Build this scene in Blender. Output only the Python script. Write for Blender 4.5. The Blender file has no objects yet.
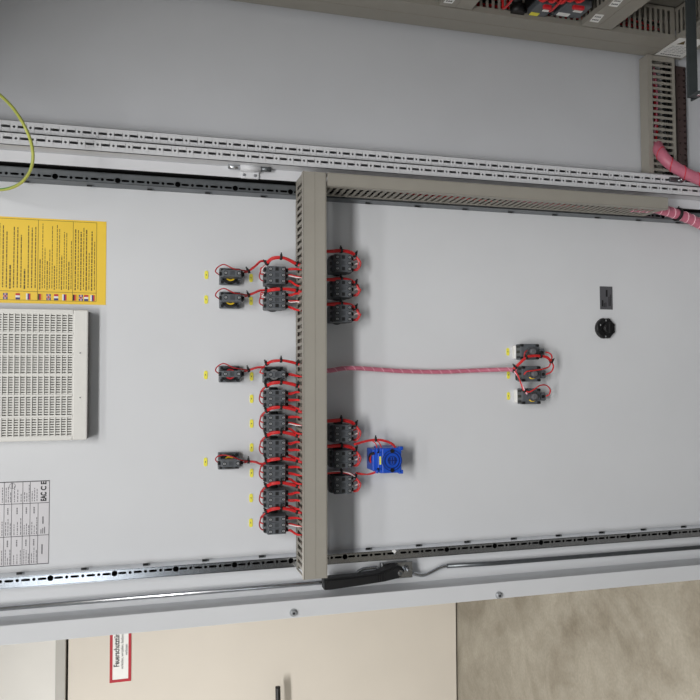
import bpy, bmesh, math, random
from math import sin, cos, pi, sqrt
from mathutils import Vector, Matrix

random.seed(7)
SC = bpy.context.scene
COL = SC.collection

# ------------------------------------------------------------------ camera
CAM = Vector((0.3263, -1.3117, 1.6524))
TILT, YAW, ROLL, FPX = 0.2691, 0.0385, -0.0042, 720.0
_F0 = Vector((0, cos(TILT), -sin(TILT))); _R0 = Vector((0, -sin(TILT), -cos(TILT))); _U0 = Vector((1, 0, 0))
CF = _F0 * cos(YAW) + _U0 * sin(YAW); _U1 = _U0 * cos(YAW) - _F0 * sin(YAW)
CR = _R0 * cos(ROLL) + _U1 * sin(ROLL); CU = _U1 * cos(ROLL) - _R0 * sin(ROLL)


def ray(px, py):
    return CF + CR * ((px - 350) / FPX) - CU * ((py - 350) / FPX)


def at(px, py, y=0.0):
    """point seen at a pixel of the photograph, on the plane at that depth"""
    d = ray(px, py)
    return CAM + d * ((y - CAM.y) / d.y)


def atx(px, py, x):
    d = ray(px, py)
    return CAM + d * ((x - CAM.x) / d.x)


cd = bpy.data.cameras.new('camera'); cam = bpy.data.objects.new('camera', cd); COL.objects.link(cam)
cd.sensor_width = 36; cd.sensor_height = 36; cd.lens = 36 * FPX / 700
m = Matrix((CR, CU, -CF)).transposed().to_4x4(); m.translation = CAM
cam.matrix_world = m
cd.clip_start = 0.02
SC.camera = cam

# --------------------------------------------------------------- materials
def lin(c):
    return tuple(((v / 255) / 12.92 if v / 255 <= 0.04045 else ((v / 255 + 0.055) / 1.055) ** 2.4) for v in c)


def mat(name, rgb, rough=0.5, metal=0.0, var=0.06, scale=40, bump=0.0, spec=0.5, coat=0.0):
    mt = bpy.data.materials.new(name); mt.use_nodes = True
    nt = mt.node_tree; b = nt.nodes['Principled BSDF']
    b.inputs['Roughness'].default_value = rough; b.inputs['Metallic'].default_value = metal
    b.inputs['Specular IOR Level'].default_value = spec
    b.inputs['Coat Weight'].default_value = coat
    tc = nt.nodes.new('ShaderNodeTexCoord'); nz = nt.nodes.new('ShaderNodeTexNoise')
    nz.inputs['Scale'].default_value = scale; nz.inputs['Detail'].default_value = 4
    nt.links.new(tc.outputs['Object'], nz.inputs['Vector'])
    rp = nt.nodes.new('ShaderNodeValToRGB')
    c = lin(rgb)
    rp.color_ramp.elements[0].position = 0.3; rp.color_ramp.elements[1].position = 0.7
    rp.color_ramp.elements[0].color = tuple(v * (1 - var) for v in c) + (1,)
    rp.color_ramp.elements[1].color = tuple(min(1, v * (1 + var)) for v in c) + (1,)
    nt.links.new(nz.outputs['Fac'], rp.inputs['Fac']); nt.links.new(rp.outputs['Color'], b.inputs['Base Color'])
    if bump:
        bp = nt.nodes.new('ShaderNodeBump'); bp.inputs['Strength'].default_value = bump; bp.inputs['Distance'].default_value = 0.001
        n2 = nt.nodes.new('ShaderNodeTexNoise'); n2.inputs['Scale'].default_value = 700
        nt.links.new(tc.outputs['Object'], n2.inputs['Vector'])
        nt.links.new(n2.outputs['Fac'], bp.inputs['Height']); nt.links.new(bp.outputs['Normal'], b.inputs['Normal'])
    return mt


M = {
    'door': mat('door_paint', (214, 216, 219), 0.5, var=0.015, scale=9, bump=0.06),
    'side': mat('side_panel_paint', (200, 202, 206), 0.55, var=0.02, scale=7, bump=0.05),
    'frame': mat('frame_paint', (216, 217, 220), 0.45, var=0.015, scale=12),
    'duct': mat('duct_plastic', (147, 143, 134), 0.55, var=0.03, scale=30),
    'ductlid': mat('duct_lid_plastic', (153, 149, 140), 0.5, var=0.02, scale=30),
    'zinc': mat('zinc_steel', (214, 217, 221), 0.2, 1.0, var=0.08, scale=60),
    'zincdark': mat('dark_zinc', (120, 124, 127), 0.42, 0.85, var=0.1, scale=60),  # darker, rougher copy of the zinc
    'bolt': mat('dull_zinc', (176, 179, 182), 0.45, 0.5, var=0.06, scale=80),
    'steel': mat('bright_steel', (205, 207, 210), 0.25, 1.0, var=0.05, scale=80),
    'dark': mat('block_plastic', (88, 92, 97), 0.45, var=0.08, scale=120),
    'black': mat('black_plastic', (17, 17, 19), 0.5, var=0.1, scale=90),
    'gapshade': mat('gapshade', (13, 13, 14), 0.8, var=0.1, scale=60, spec=0.2),  # near-black painted in for shade in gaps, holes and slots
    'red': mat('red_wire', (206, 42, 44), 0.38, var=0.1, scale=150),
    'darkred': mat('dark_red_wire', (168, 24, 32), 0.4, var=0.1, scale=150),
    'white': mat('white_plastic', (228, 228, 226), 0.5, var=0.02, scale=60),
    'wirewhite': mat('white_wire', (235, 222, 222), 0.4, var=0.04, scale=60),
    'pink': mat('pink_hose', (192, 108, 129), 0.42, var=0.1, scale=70),
    'pinklight': mat('pale_seam', (240, 190, 202), 0.4, var=0.05, scale=70),
    'pinkred': mat('red_seam', (205, 40, 60), 0.4, var=0.05, scale=70),
    'yellow': mat('yellow_sheet', (243, 204, 60), 0.5, var=0.025, scale=25),
    'tag': mat('yellow_tag', (242, 234, 84), 0.5, var=0.03, scale=60),
    'lens': mat('yellow_lens', (246, 206, 40), 0.35, var=0.04, scale=90),
    'redlens': mat('red_lens', (214, 42, 52), 0.35, var=0.04, scale=90),
    'greylens': mat('grey_lens', (170, 172, 174), 0.35, var=0.04, scale=90),
    'ink': mat('ink', (92, 78, 36), 0.6, var=0.05, scale=90),
    'inkgrey': mat('grey_ink', (98, 98, 102), 0.6, var=0.05, scale=90),
    'inkdark': mat('dark_ink', (38, 38, 42), 0.6, var=0.05, scale=90),
    'foil': mat('silver_foil', (205, 203, 206), 0.42, 0.15, var=0.03, scale=30),
    'paper': mat('paper', (238, 238, 236), 0.6, var=0.02, scale=50),
    'greyplate': mat('grey_plate', (84, 84, 88), 0.5, var=0.05, scale=60),
    'blue': mat('blue_plastic', (24, 78, 190), 0.38, var=0.06, scale=90),
    'bluedark': mat('blue_groove_plastic', (12, 40, 112), 0.4, var=0.06, scale=90),  # darker blue for the dial's grooves and bars
    'grille': mat('grille_plastic', (222, 221, 216), 0.5, var=0.015, scale=40),
    'filter': mat('filter_mat', (186, 185, 180), 0.9, var=0.05, scale=200),
    'green': mat('green_yellow_sheath', (172, 178, 84), 0.4, var=0.05, scale=60),
    'greenstripe': mat('green_stripe', (92, 150, 66), 0.4, var=0.05, scale=60),
    'barpaint': mat('dark_bracket_paint', (62, 68, 70), 0.5, 0.2, var=0.06, scale=60),
    'brown': mat('dull_dark_steel', (84, 68, 66), 0.5, 0.5, var=0.12, scale=60),
    'plate': mat('mounting_plate_zinc', (150, 148, 142), 0.45, 0.6, var=0.05, scale=30),
    'wall': mat('wall_plaster', (226, 224, 219), 0.85, var=0.02, scale=4, bump=0.1),
    'fire': mat('fire_door_paint', (214, 207, 196), 0.6, var=0.02, scale=3, bump=0.05),
    'firefr': mat('fire_frame_paint', (176, 174, 168), 0.5, var=0.02, scale=5),
    'signred': mat('sign_red', (176, 30, 46), 0.45, var=0.03, scale=30),
    'gold': mat('gold_ink', (226, 170, 30), 0.5, var=0.03, scale=30),
    'flagblue': mat('blue_ink', (44, 52, 120), 0.5, var=0.03, scale=30),
    'flagred': mat('red_ink', (196, 40, 50), 0.5, var=0.03, scale=30),
    'hall': mat('hall_wall_paint', (84, 83, 82), 0.9, var=0.03, scale=3),
    'addedfloor': mat('added_bounce_damper', (66, 65, 63), 0.7, var=0.08, scale=14),  # added floor area, dark to damp the bounce light
    'ceiling': mat('ceiling_paint', (186, 186, 184), 0.9, var=0.02, scale=4),
}

dm = bpy.data.materials.new('added_glow_pane'); dm.use_nodes = True
_n = dm.node_tree; _b = _n.nodes['Principled BSDF']; _b.inputs['Base Color'].default_value = (0.8, 0.85, 0.9, 1)
_b.inputs['Emission Color'].default_value = (0.86, 0.93, 1.0, 1); _b.inputs['Emission Strength'].default_value = 2.2  # glow of the added window behind the camera
M['paneglow'] = dm

# concrete floor
fm = bpy.data.materials.new('concrete'); fm.use_nodes = True
nt = fm.node_tree; b = nt.nodes['Principled BSDF']; b.inputs['Roughness'].default_value = 0.5
tc = nt.nodes.new('ShaderNodeTexCoord')
n1 = nt.nodes.new('ShaderNodeTexNoise'); n1.inputs['Scale'].default_value = 1.7; n1.inputs['Detail'].default_value = 9; n1.inputs['Roughness'].default_value = 0.62; n1.inputs['Distortion'].default_value = 1.2
n2 = nt.nodes.new('ShaderNodeTexNoise'); n2.inputs['Scale'].default_value = 6; n2.inputs['Detail'].default_value = 8; n2.inputs['Distortion'].default_value = 2.0
n3 = nt.nodes.new('ShaderNodeTexNoise'); n3.inputs['Scale'].default_value = 90; n3.inputs['Detail'].default_value = 5
for n in (n1, n2, n3): nt.links.new(tc.outputs['Object'], n.inputs['Vector'])
r1 = nt.nodes.new('ShaderNodeValToRGB')
els = r1.color_ramp.elements
els[0].position = 0.30; els[0].color = lin((110, 101, 86)) + (1,)
els[1].position = 0.72; els[1].color = lin((158, 152, 139)) + (1,)
e = els.new(0.48); e.color = lin((140, 134, 121)) + (1,)
nt.links.new(n1.outputs['Fac'], r1.inputs['Fac'])
r2 = nt.nodes.new('ShaderNodeValToRGB')
r2.color_ramp.elements[0].position = 0.32; r2.color_ramp.elements[0].color = (0.74, 0.72, 0.68, 1)
r2.color_ramp.elements[1].position = 0.6; r2.color_ramp.elements[1].color = (1.03, 1.03, 1.03, 1)
nt.links.new(n2.outputs['Fac'], r2.inputs['Fac'])
mx = nt.nodes.new('ShaderNodeMixRGB'); mx.blend_type = 'MULTIPLY'; mx.inputs['Fac'].default_value = 0.5
nt.links.new(r1.outputs['Color'], mx.inputs['Color1']); nt.links.new(r2.outputs['Color'], mx.inputs['Color2'])
mx2 = nt.nodes.new('ShaderNodeMixRGB'); mx2.blend_type = 'OVERLAY'; mx2.inputs['Fac'].default_value = 0.25
nt.links.new(mx.outputs['Color'], mx2.inputs['Color1']); nt.links.new(n3.outputs['Fac'], mx2.inputs['Color2'])
nt.links.new(mx2.outputs['Color'], b.inputs['Base Color'])
bp = nt.nodes.new('ShaderNodeBump'); bp.inputs['Strength'].default_value = 0.15; bp.inputs['Distance'].default_value = 0.004
nt.links.new(n2.outputs['Fac'], bp.inputs['Height']); nt.links.new(bp.outputs['Normal'], b.inputs['Normal'])
M['floor'] = fm

# ------------------------------------------------------------- mesh builder
class MB:
    def __init__(s):
        s.bm = bmesh.new(); s.mats = []

    def mi(s, m):
        mt = M[m]
        if mt not in s.mats: s.mats.append(mt)
        return s.mats.index(mt)

    def box(s, c, size, m, bevel=0.0, rot=None, seg=2):
        tmp = bmesh.new()
        bmesh.ops.create_cube(tmp, size=1.0)
        bmesh.ops.scale(tmp, vec=Vector(size), verts=tmp.verts)
        if bevel:
            bmesh.ops.bevel(tmp, geom=list(tmp.edges), offset=min(bevel, min(size) * 0.45), segments=seg, affect='EDGES', profile=0.5)
        if rot is not None: bmesh.ops.rotate(tmp, cent=(0, 0, 0), matrix=rot, verts=tmp.verts)
        bmesh.ops.translate(tmp, vec=Vector(c), verts=tmp.verts)
        s.merge(tmp, m)

    def span(s, x0, x1, y0, y1, z0, z1, m, bevel=0.0):
        s.box(((x0 + x1) / 2, (y0 + y1) / 2, (z0 + z1) / 2), (abs(x1 - x0), abs(y1 - y0), abs(z1 - z0)), m, bevel)

    def merge(s, tmp, m):
        i = s.mi(m); mp = {}
        for v in tmp.verts: mp[v] = s.bm.verts.new(v.co)
        for f in tmp.faces:
            try:
                nf = s.bm.faces.new([mp[v] for v in f.verts]); nf.material_index = i; nf.smooth = f.smooth
            except ValueError: pass
        tmp.free()

    def face(s, pts, m):
        f = s.bm.faces.new([s.bm.verts.new(Vector(p)) for p in pts]); f.material_index = s.mi(m); return f

    def cyl(s, p0, p1, r, m, n=20, r1=None, smooth=True, cap=True):
        s.tube([p0, p1], r, m, n, r1=r1, cap=cap, smooth=smooth)

    def tube(s, pts, r, m, n=10, r1=None, cap=True, smooth=True):
        pts = [Vector(p) for p in pts]; i = s.mi(m)
        up = None; rings = []
        for k, p in enumerate(pts):
            t = (pts[min(k + 1, len(pts) - 1)] - pts[max(k - 1, 0)])
            if t.length < 1e-9: t = Vector((0, 0, 1))
            t.normalize()
            if up is None:
                up = t.orthogonal().normalized()
            else:
                up = up - t * up.dot(t)
                up = up.normalized() if up.length > 1e-6 else t.orthogonal().normalized()
            w = t.cross(up)
            rr = r if r1 is None else r + (r1 - r) * k / (len(pts) - 1)
            rings.append([s.bm.verts.new(p + (up * cos(a) + w * sin(a)) * rr) for a in [2 * pi * j / n for j in range(n)]])
        for a, c in zip(rings, rings[1:]):
            for j in range(n):
                f = s.bm.faces.new((a[j], a[(j + 1) % n], c[(j + 1) % n], c[j])); f.material_index = i; f.smooth = smooth
        if cap:
            for rg in (rings[0][::-1], rings[-1]):
                f = s.bm.faces.new(rg); f.material_index = i

    def prism(s, poly, d, m):
        """poly: list of 3d points (planar), extruded by the vector d"""
        i = s.mi(m); d = Vector(d)
        a = [s.bm.verts.new(Vector(p)) for p in poly]; c = [s.bm.verts.new(Vector(p) + d) for p in poly]
        n = len(a)
        for f in [a[::-1], c] + [(a[j], a[(j + 1) % n], c[(j + 1) % n], c[j]) for j in range(n)]:
            nf = s.bm.faces.new(f); nf.material_index = i

    def plate(s, o, u, v, n, cells, th, m):
        """perforated sheet: every cell is a rectangle (u0,u1,v0,v1) with an optional hole
        (kind, cu, cv, half length u, half width v); the hole walls run th deep against n"""
        o, u, v, n = Vector(o), Vector(u), Vector(v), Vector(n); i = s.mi(m)
        P = lambda a, c, d=0: s.bm.verts.new(o + u * a + v * c - n * d)
        q = [-1, -0.5, 0, 0.5]
        out = [(a, -1) for a in q] + [(1, a) for a in q] + [(-a, 1) for a in q] + [(-1, -a) for a in q]
        for (u0, u1, v0, v1, h) in cells:
            if h is None:
                f = s.bm.faces.new([P(u0, v0), P(u1, v0), P(u1, v1), P(u0, v1)]); f.material_index = i; continue
            kind, cu, cv, hu, hv = h
            O, H, D = [], [], []
            for (a, c) in out:
                O.append(P((u0 + u1) / 2 + a * (u1 - u0) / 2, (v0 + v1) / 2 + c * (v1 - v0) / 2))
                if kind == 'c':
                    l = sqrt(a * a + c * c); hx, hy = a / l * hu, c / l * hv
                elif kind == 's':
                    hx, hy = a * hu, c * hv
                    if abs(a) == 1 and abs(c) == 1: hx -= a * min(hu, hv) * 0.25; hy -= c * min(hu, hv) * 0.25
                else:
                    hx, hy = a * hu, c * hv
                    if kind == 'p' and c == 0: hx = hx
                    if kind == 'p' and a == 0: pass
                    if kind == 'p' and abs(a) == 1 and c == 0: hx = a * hu * 0.6
                    if kind == 'p' and abs(a) == 1 and abs(c) == 0.5: hy = c * hv * 0.35
                H.append(P(cu + hx, cv + hy)); D.append(P(cu + hx, cv + hy, th))
            k = len(O)
            for j in range(k):
                l = (j + 1) % k
                for f in ((O[j], O[l], H[l], H[j]), (H[j], H[l], D[l], D[j])):
                    nf = s.bm.faces.new(f); nf.material_index = i

    def build(s, name, parent=None, origin=None):
        me = bpy.data.meshes.new(name)
        bmesh.ops.remove_doubles(s.bm, verts=s.bm.verts, dist=1e-6)
        bmesh.ops.recalc_face_normals(s.bm, faces=s.bm.faces)
        if origin is not None: bmesh.ops.translate(s.bm, vec=-Vector(origin), verts=s.bm.verts)
        s.bm.to_mesh(me); s.bm.free()
        for mt in s.mats: me.materials.append(mt)
        o = bpy.data.objects.new(name, me); COL.objects.link(o)
        if parent is not None: o.parent = parent
        if origin is not None and parent is None: o.location = origin
        return o


def tag(o, label=None, cat=None, group=None, kind=None):
    if label: o['label'] = label
    if cat: o['category'] = cat
    if group: o['group'] = group
    if kind: o['kind'] = kind
    return o


def empty(name, loc, label=None, cat=None, group=None):
    o = bpy.data.objects.new(name, None); COL.objects.link(o); o.location = loc; o.empty_display_size = 0.02
    return tag(o, label, cat, group)


def adopt(part, root, via=None):
    """parent a part built in world coordinates to a thing's empty"""
    part.parent = via or root
    return part


def local(mb, name, root, parent=None):
    """mesh made in world coordinates, stored relative to the root's location; parts hang under root or a part of it"""
    bmesh.ops.translate(mb.bm, vec=-Vector(root.location), verts=mb.bm.verts)
    return mb.build(name, parent or root)


def kids(o): return [c for c in COL.objects if c.parent == o]


def copy_tree(o, loc=None, parent=None):
    c = o.copy(); COL.objects.link(c); c.parent = parent
    if loc is not None: c.location = loc
    for k in kids(o): copy_tree(k, None, c)
    return c


def spline(pts, n=10):
    P = [Vector(p) for p in pts]
    P = [P[0] * 2 - P[1]] + P + [P[-1] * 2 - P[-2]]
    out = []
    for i in range(1, len(P) - 2):
        a, b_, c, d = P[i - 1:i + 3]
        for k in range(n):
            t = k / n
            out.append(0.5 * ((2 * b_) + (c - a) * t + (2 * a - 5 * b_ + 4 * c - d) * t * t + (3 * b_ - a - 3 * c + d) * t ** 3))
    out.append(P[-2].copy())
    return out


def frames(path):
    up = None; res = []
    for k, p in enumerate(path):
        t = (path[min(k + 1, len(path) - 1)] - path[max(k - 1, 0)]).normalized()
        if up is None: up = t.orthogonal().normalized()
        else: up = (up - t * up.dot(t)).normalized()
        res.append((p, t, up, t.cross(up)))
    return res


def strands(mb, path, R, r, count, mats, twist=2.0, n=6):
    fr = frames(path); L = len(fr) - 1
    for q in range(count):
        pts = []
        ph = 2 * pi * q / max(1, count)
        rr = 0 if (count > 4 and q == 0) else R
        for k, (p, t, u, w) in enumerate(fr):
            a = ph + twist * k / L * 2
            pts.append(p + (u * cos(a) + w * sin(a)) * rr)
        mb.tube(pts, r, mats[q % len(mats)], n)


def ring_tie(mb, path, frac, r, w=0.0028, tail=0.009, m='black'):
    fr = frames(path); i = int(round(frac * (len(fr) - 1))); p, t, u, v = fr[i]
    w = max(w, 0.0040); mb.cyl(p - t * w / 2, p + t * w / 2, r * 1.22, m, 12)
    out = Vector((0, -1, 0)); out = out - t * out.dot(t)
    side = t.cross(out).normalized(); side = side if side.x > 0 else -side
    c = p + side * (r + 0.001)
    M3 = Matrix((t, out.normalized(), side)).transposed()
    mb.box(c, (0.0036, 0.0042, 0.0038), m, 0.0004, rot=M3)
    mb.box(c + side * 0.003, (0.0022, 0.0014, 0.0034), m, rot=M3)


def text(body, size, loc, mtl, parent=None, name='lettering', align='CENTER', bold=0.0, xs=1.0):
    """lettering as thin mesh on a surface that faces -Y"""
    cu = bpy.data.curves.new('lettering_curve', 'FONT'); cu.body = body; cu.size = size; cu.align_x = align; cu.align_y = 'CENTER'
    cu.extrude = 0.0001; cu.offset = bold
    ob = bpy.data.objects.new('lettering_tmp', cu); COL.objects.link(ob)
    dg = bpy.context.evaluated_depsgraph_get(); dg.update()
    me = bpy.data.meshes.new_from_object(ob.evaluated_get(dg))
    bpy.data.objects.remove(ob)
    me.transform(Matrix.Diagonal((xs, 1, 1, 1)))
    me.transform(Matrix.Translation(loc) @ Matrix.Rotation(pi / 2, 4, 'X'))
    me.materials.clear(); me.materials.append(M[mtl])
    o = bpy.data.objects.new(name, me); COL.objects.link(o)
    if parent: o.parent = parent
    return o


# --------------------------------------------------------------------- room
def struct(mb, name):
    return tag(mb.build(name), kind='structure')


WY = 2.44
mb = MB(); mb.span(-3.2, 3.2, -6.0, WY + 0.2, -0.1, 0.0, 'floor'); mb.span(-1.6, 3.1, -3.4, -0.12, 0.0, 0.004, 'addedfloor'); struct(mb, 'floor')  # second slab: unseen dark area added to cut bounce and darken reflections
mb = MB(); mb.span(-3.2, 3.2, -6.0, WY + 0.2, 3.0, 3.1, 'ceiling'); struct(mb, 'ceiling')
FD0, FD1 = -2.02, -0.60     # the fire door leaf; its right half lies behind the cabinet door
DT = 2.036
mb = MB()
mb.span(-3.2, FD0 - 0.06, WY, WY + 0.2, 0, 3.0, 'wall'); mb.span(FD1 + 0.06, 3.2, WY, WY + 0.2, 0, 3.0, 'wall')
mb.span(FD0 - 0.06, FD1 + 0.06, WY, WY + 0.2, DT + 0.05, 3.0, 'wall'); struct(mb, 'wall_back')
mb = MB(); mb.span(-3.3, -3.2, -6.0, WY + 0.2, 0, 3.0, 'wall'); struct(mb, 'wall_left')
mb = MB(); mb.span(3.2, 3.3, -6.0, WY + 0.2, 0, 3.0, 'hall'); struct(mb, 'wall_right')
mb = MB()
for q in ((-3.2, 3.2, 0, 1.85), (-3.2, 3.2, 2.9, 3.0), (-3.2, -2.7, 1.85, 2.9), (0.0, 3.2, 1.85, 2.9)): mb.span(q[0], q[1], -6.1, -6.0, q[2], q[3], 'hall')
struct(mb, 'wall_front')
mb = MB()
for q in ((-2.7, 0.0, 1.85, 1.9), (-2.7, 0.0, 2.85, 2.9), (-2.7, -2.65, 1.9, 2.85), (-0.05, 0.0, 1.9, 2.85), (-1.37, -1.33, 1.9, 2.85)): mb.span(q[0], q[1], -6.08, -5.99, q[2], q[3], 'frame')
win = struct(mb, 'added_window')  # unseen window added for the bright reflection in the rail
mb = MB(); mb.span(-2.66, -0.04, -6.06, -6.05, 1.89, 2.86, 'paneglow'); mb.build('glow_pane', win)
# fire door
mb = MB(); mb.span(FD0, FD1, WY + 0.012, WY + 0.07, 0.008, DT - 0.004, 'fire', 0.003)
mb.span(FD0, FD1, WY + 0.1, WY + 0.12, 0.0, DT, 'gapshade')  # black sheet behind the leaf keeps its edge gaps dark
door1 = struct(mb, 'door_1')
mb = MB()
mb.span(FD0 - 0.06, FD1 + 0.06, WY - 0.012, WY + 0.1, DT + 0.004, DT + 0.05, 'firefr', 0.003)
for xa, xb in ((FD0 - 0.06, FD0 - 0.004), (FD1 + 0.004, FD1 + 0.06)):
    mb.span(xa, xb, WY - 0.012, WY + 0.1, 0, DT + 0.004, 'firefr', 0.003)
mb.build('door_frame', door1)
hp = at(278, 687, WY - 0.05)
mb = MB()
mb.tube(spline([(hp.x, WY - 0.045, hp.z), (hp.x - 0.06, WY - 0.05, hp.z), (hp.x - 0.125, WY - 0.05, hp.z - 0.0), (hp.x - 0.14, WY - 0.04, hp.z), (hp.x - 0.142, WY + 0.012, hp.z)], 6), 0.013, 'black', 12)
mb.box((hp.x - 0.142, WY + 0.008, hp.z - 0.07), (0.042, 0.01, 0.24), 'black', 0.004)
tag(mb.build('door_handle', door1), 'black lever handle')

# fire door sign
s0 = at(120, 682, WY + 0.01); sT = at(109.6, 665, WY + 0.01).z; sB = at(131.2, 665, WY + 0.01).z
sx0 = s0.x; sxc = at(120, 650, WY + 0.01).x; sx1 = 2 * sxc - sx0; szc = (sT + sB) / 2; sh = sT - sB
sg = empty('fire_door_sign', (sxc, WY + 0.012, szc), 'white sign in a red border on the beige fire door, reading Feuerschutztür', 'sign')
mb = MB(); mb.span(sx0, sx1, WY + 0.0095, WY + 0.0118, sB, sT, 'paper')
local(mb, 'sign_plate', sg)
mb = MB(); bw = sh * 0.135
for q in ((sx0, sx1, sT - bw, sT), (sx0, sx1, sB, sB + bw), (sx0, sx0 + bw, sB + bw, sT - bw), (sx1 - bw, sx1, sB + bw, sT - bw)):
    mb.span(q[0], q[1], WY + 0.0088, WY + 0.0096, q[2], q[3], 'signred')
tag(local(mb, 'border', sg), 'dark red border')
text('Feuerschutztür', sh * 0.36, (0, -0.0031, sh * 0.17), 'inkdark', sg, xs=0.72, bold=0.0008)
text('verkeilen, verstellen, festbinden', sh * 0.18, (0, -0.0031, -sh * 0.08), 'inkdark', sg, xs=0.8)
text('verboten', sh * 0.18, (0, -0.0031, -sh * 0.27), 'inkdark', sg, xs=0.8)

# ------------------------------------------------------------ switch cabinet
ZT, ZB = 2.12, 0.14
cab = empty('switch_cabinet', (0.9, -0.4, 0.0), 'light grey steel switch cabinet standing open, its big door filling the picture', 'cabinet')
HX = 0.6654           # hole line of the tube on the hinge side
Z0 = 1.81             # height of the first big hole


def hole_cells(z_top, z_bot, w0, w1, big=True, hr=0.0026, sl=0.0066, br=0.0048, sw=0.0020, off=0.0):
    """25 mm pitch: round hole then slot; every fourth hole is large. u runs down from z_top"""
    cells = []; k0 = int((Z0 + off - z_top) / 0.025) - 1
    k = k0
    while True:
        zc = Z0 + off - k * 0.025; u = z_top - zc
        a, b_, c = u - 0.00625, u + 0.00625, u + 0.01875
        k += 1
        if a < 0: continue
        if c > z_top - z_bot: break
        if not cells: cells.append((0, a, w0, w1, None))
        bg = big and (k - 1) % 4 == 0
        cells.append((a, b_, w0, w1, ('c', u, 0, br if bg else hr, br if bg else hr)))
        cells.append((b_, c, w0, w1, ('s', u + 0.0125, 0, sl, sw)))
    cells.append((cells[-1][1], z_top - z_bot, w0, w1, None))
    return cells


# door leaf: sheet, raised channel along the free edge, bend along the hinge edge
mb = MB()
mb.span(-0.095, 0.672, 0.0, 0.0022, ZB, ZT, 'door')
mb.span(-0.09, 0.672, -0.012, 0.0, ZB, ZB + 0.002, 'door'); mb.span(-0.09, 0.672, -0.012, 0.0, ZT - 0.002, ZT, 'door')
leaf = local(mb, 'door', cab)
mb = MB()
mb.span(-0.0668, -0.0648, -0.046, 0.001, ZB + 0.02, ZT - 0.02, 'door')
mb.span(-0.0955, -0.0648, -0.048, -0.046, ZB, ZT, 'door', 0.0009)
mb.span(-0.0955, -0.0935, -0.047, 0.002, ZB, ZT, 'door')
local(mb, 'edge_channel', cab, leaf)


def part(mb, name, parent, label=None):
    o = local(mb, name, cab, parent)
    if label: o['label'] = label
    return o


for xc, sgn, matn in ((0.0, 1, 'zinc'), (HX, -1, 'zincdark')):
    # sgn: direction of the inner side
    mb = MB()
    w_in, w_out = 0.0058, 0.0112
    v0, v1 = (-w_out, w_in) if sgn > 0 else (-w_in, w_out)
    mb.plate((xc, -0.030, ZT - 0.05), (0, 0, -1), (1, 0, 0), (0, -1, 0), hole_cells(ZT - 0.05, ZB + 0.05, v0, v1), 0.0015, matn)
    for xs_ in (xc + v0, xc + v1):
        mb.span(xs_ - 0.0006, xs_ + 0.0006, -0.030, 0.0, ZB + 0.05, ZT - 0.05, matn)
    mb.span(xc + v0, xc + v1, -0.004, -0.001, ZB + 0.05, ZT - 0.05, 'gapshade')  # black backing puts the shade behind the holes into colour
    # small lugs that hold the tube on the sheet, on its inner side
    tube = part(mb, 'tubular_frame', leaf, 'perforated zinc frame rail')
    xin = xc + sgn * 0.0065
    for k in range(-1, 14):
        mb = MB()
        zc = Z0 - 0.053 - k * 0.1 if sgn < 0 else Z0 - 0.05 - k * 0.1
        mb.box((xin + sgn * 0.0008, -0.010, zc), (0.0022, 0.003, 0.009), 'black')
        mb.box((xin + sgn * 0.0008, -0.010, zc - 0.006), (0.002, 0.003, 0.0035), 'zincdark')
        part(mb, 'rail_clip', leaf)

# locking rods, handle and their bearing on the free edge
mb = MB()
p0 = at(-30, 606.5, -0.014); p1 = at(330, 578, -0.014)
XR = -0.047
pth = [(XR, -0.014, ZT - 0.1), (XR, -0.014, 1.36), (XR, -0.014, 1.325), (XR + 0.002, -0.016, 1.30), (XR + 0.018, -0.018, 1.275), (XR + 0.02, -0.018, 1.245)]
mb.tube(pth[:3], 0.0042, 'steel', 12)
mb.tube(spline(pth[2:], 6), 0.0036, 'zinc', 8)
part(mb, 'locking_rod', leaf, 'upper bright steel locking rod')
mb = MB()
bA = at(412, 573, -0.014); bB = at(424, 575, -0.014); bC = at(440, 567.5, -0.014); bD = at(447, 566, -0.014)
mb.tube(spline([bA, bB, bC, bD], 6), 0.0036, 'zinc', 8)
mb.tube([bD, (bD.x - 0.002, -0.014, bD.z - 0.1), (bD.x - 0.003, -0.014, ZB + 0.06)], 0.0042, 'zincdark', 12)
part(mb, 'locking_rod', leaf, 'lower dark locking rod')
hA = at(381, 563, -0.02); hB = at(412, 577, -0.02)
mb = MB(); mb.span(hA.x, hB.x, -0.024, -0.02, hA.z, hB.z, 'zinc', 0.001)
mb.span(hA.x - 0.004, hB.x + 0.004, -0.02, 0.0, hA.z - 0.004, hB.z + 0.004, 'zincdark')
part(mb, 'lock_bearing', leaf, 'bright steel bearing plate')
mb = MB()
sc1 = at(409.6, 570.6, -0.036); mb.cyl((sc1.x, -0.034, sc1.z), (sc1.x, -0.022, sc1.z), 0.0058, 'steel', 18); mb.cyl((sc1.x, -0.039, sc1.z), (sc1.x, -0.033, sc1.z), 0.004, 'steel', 6)
part(mb, 'screw', leaf)
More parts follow.
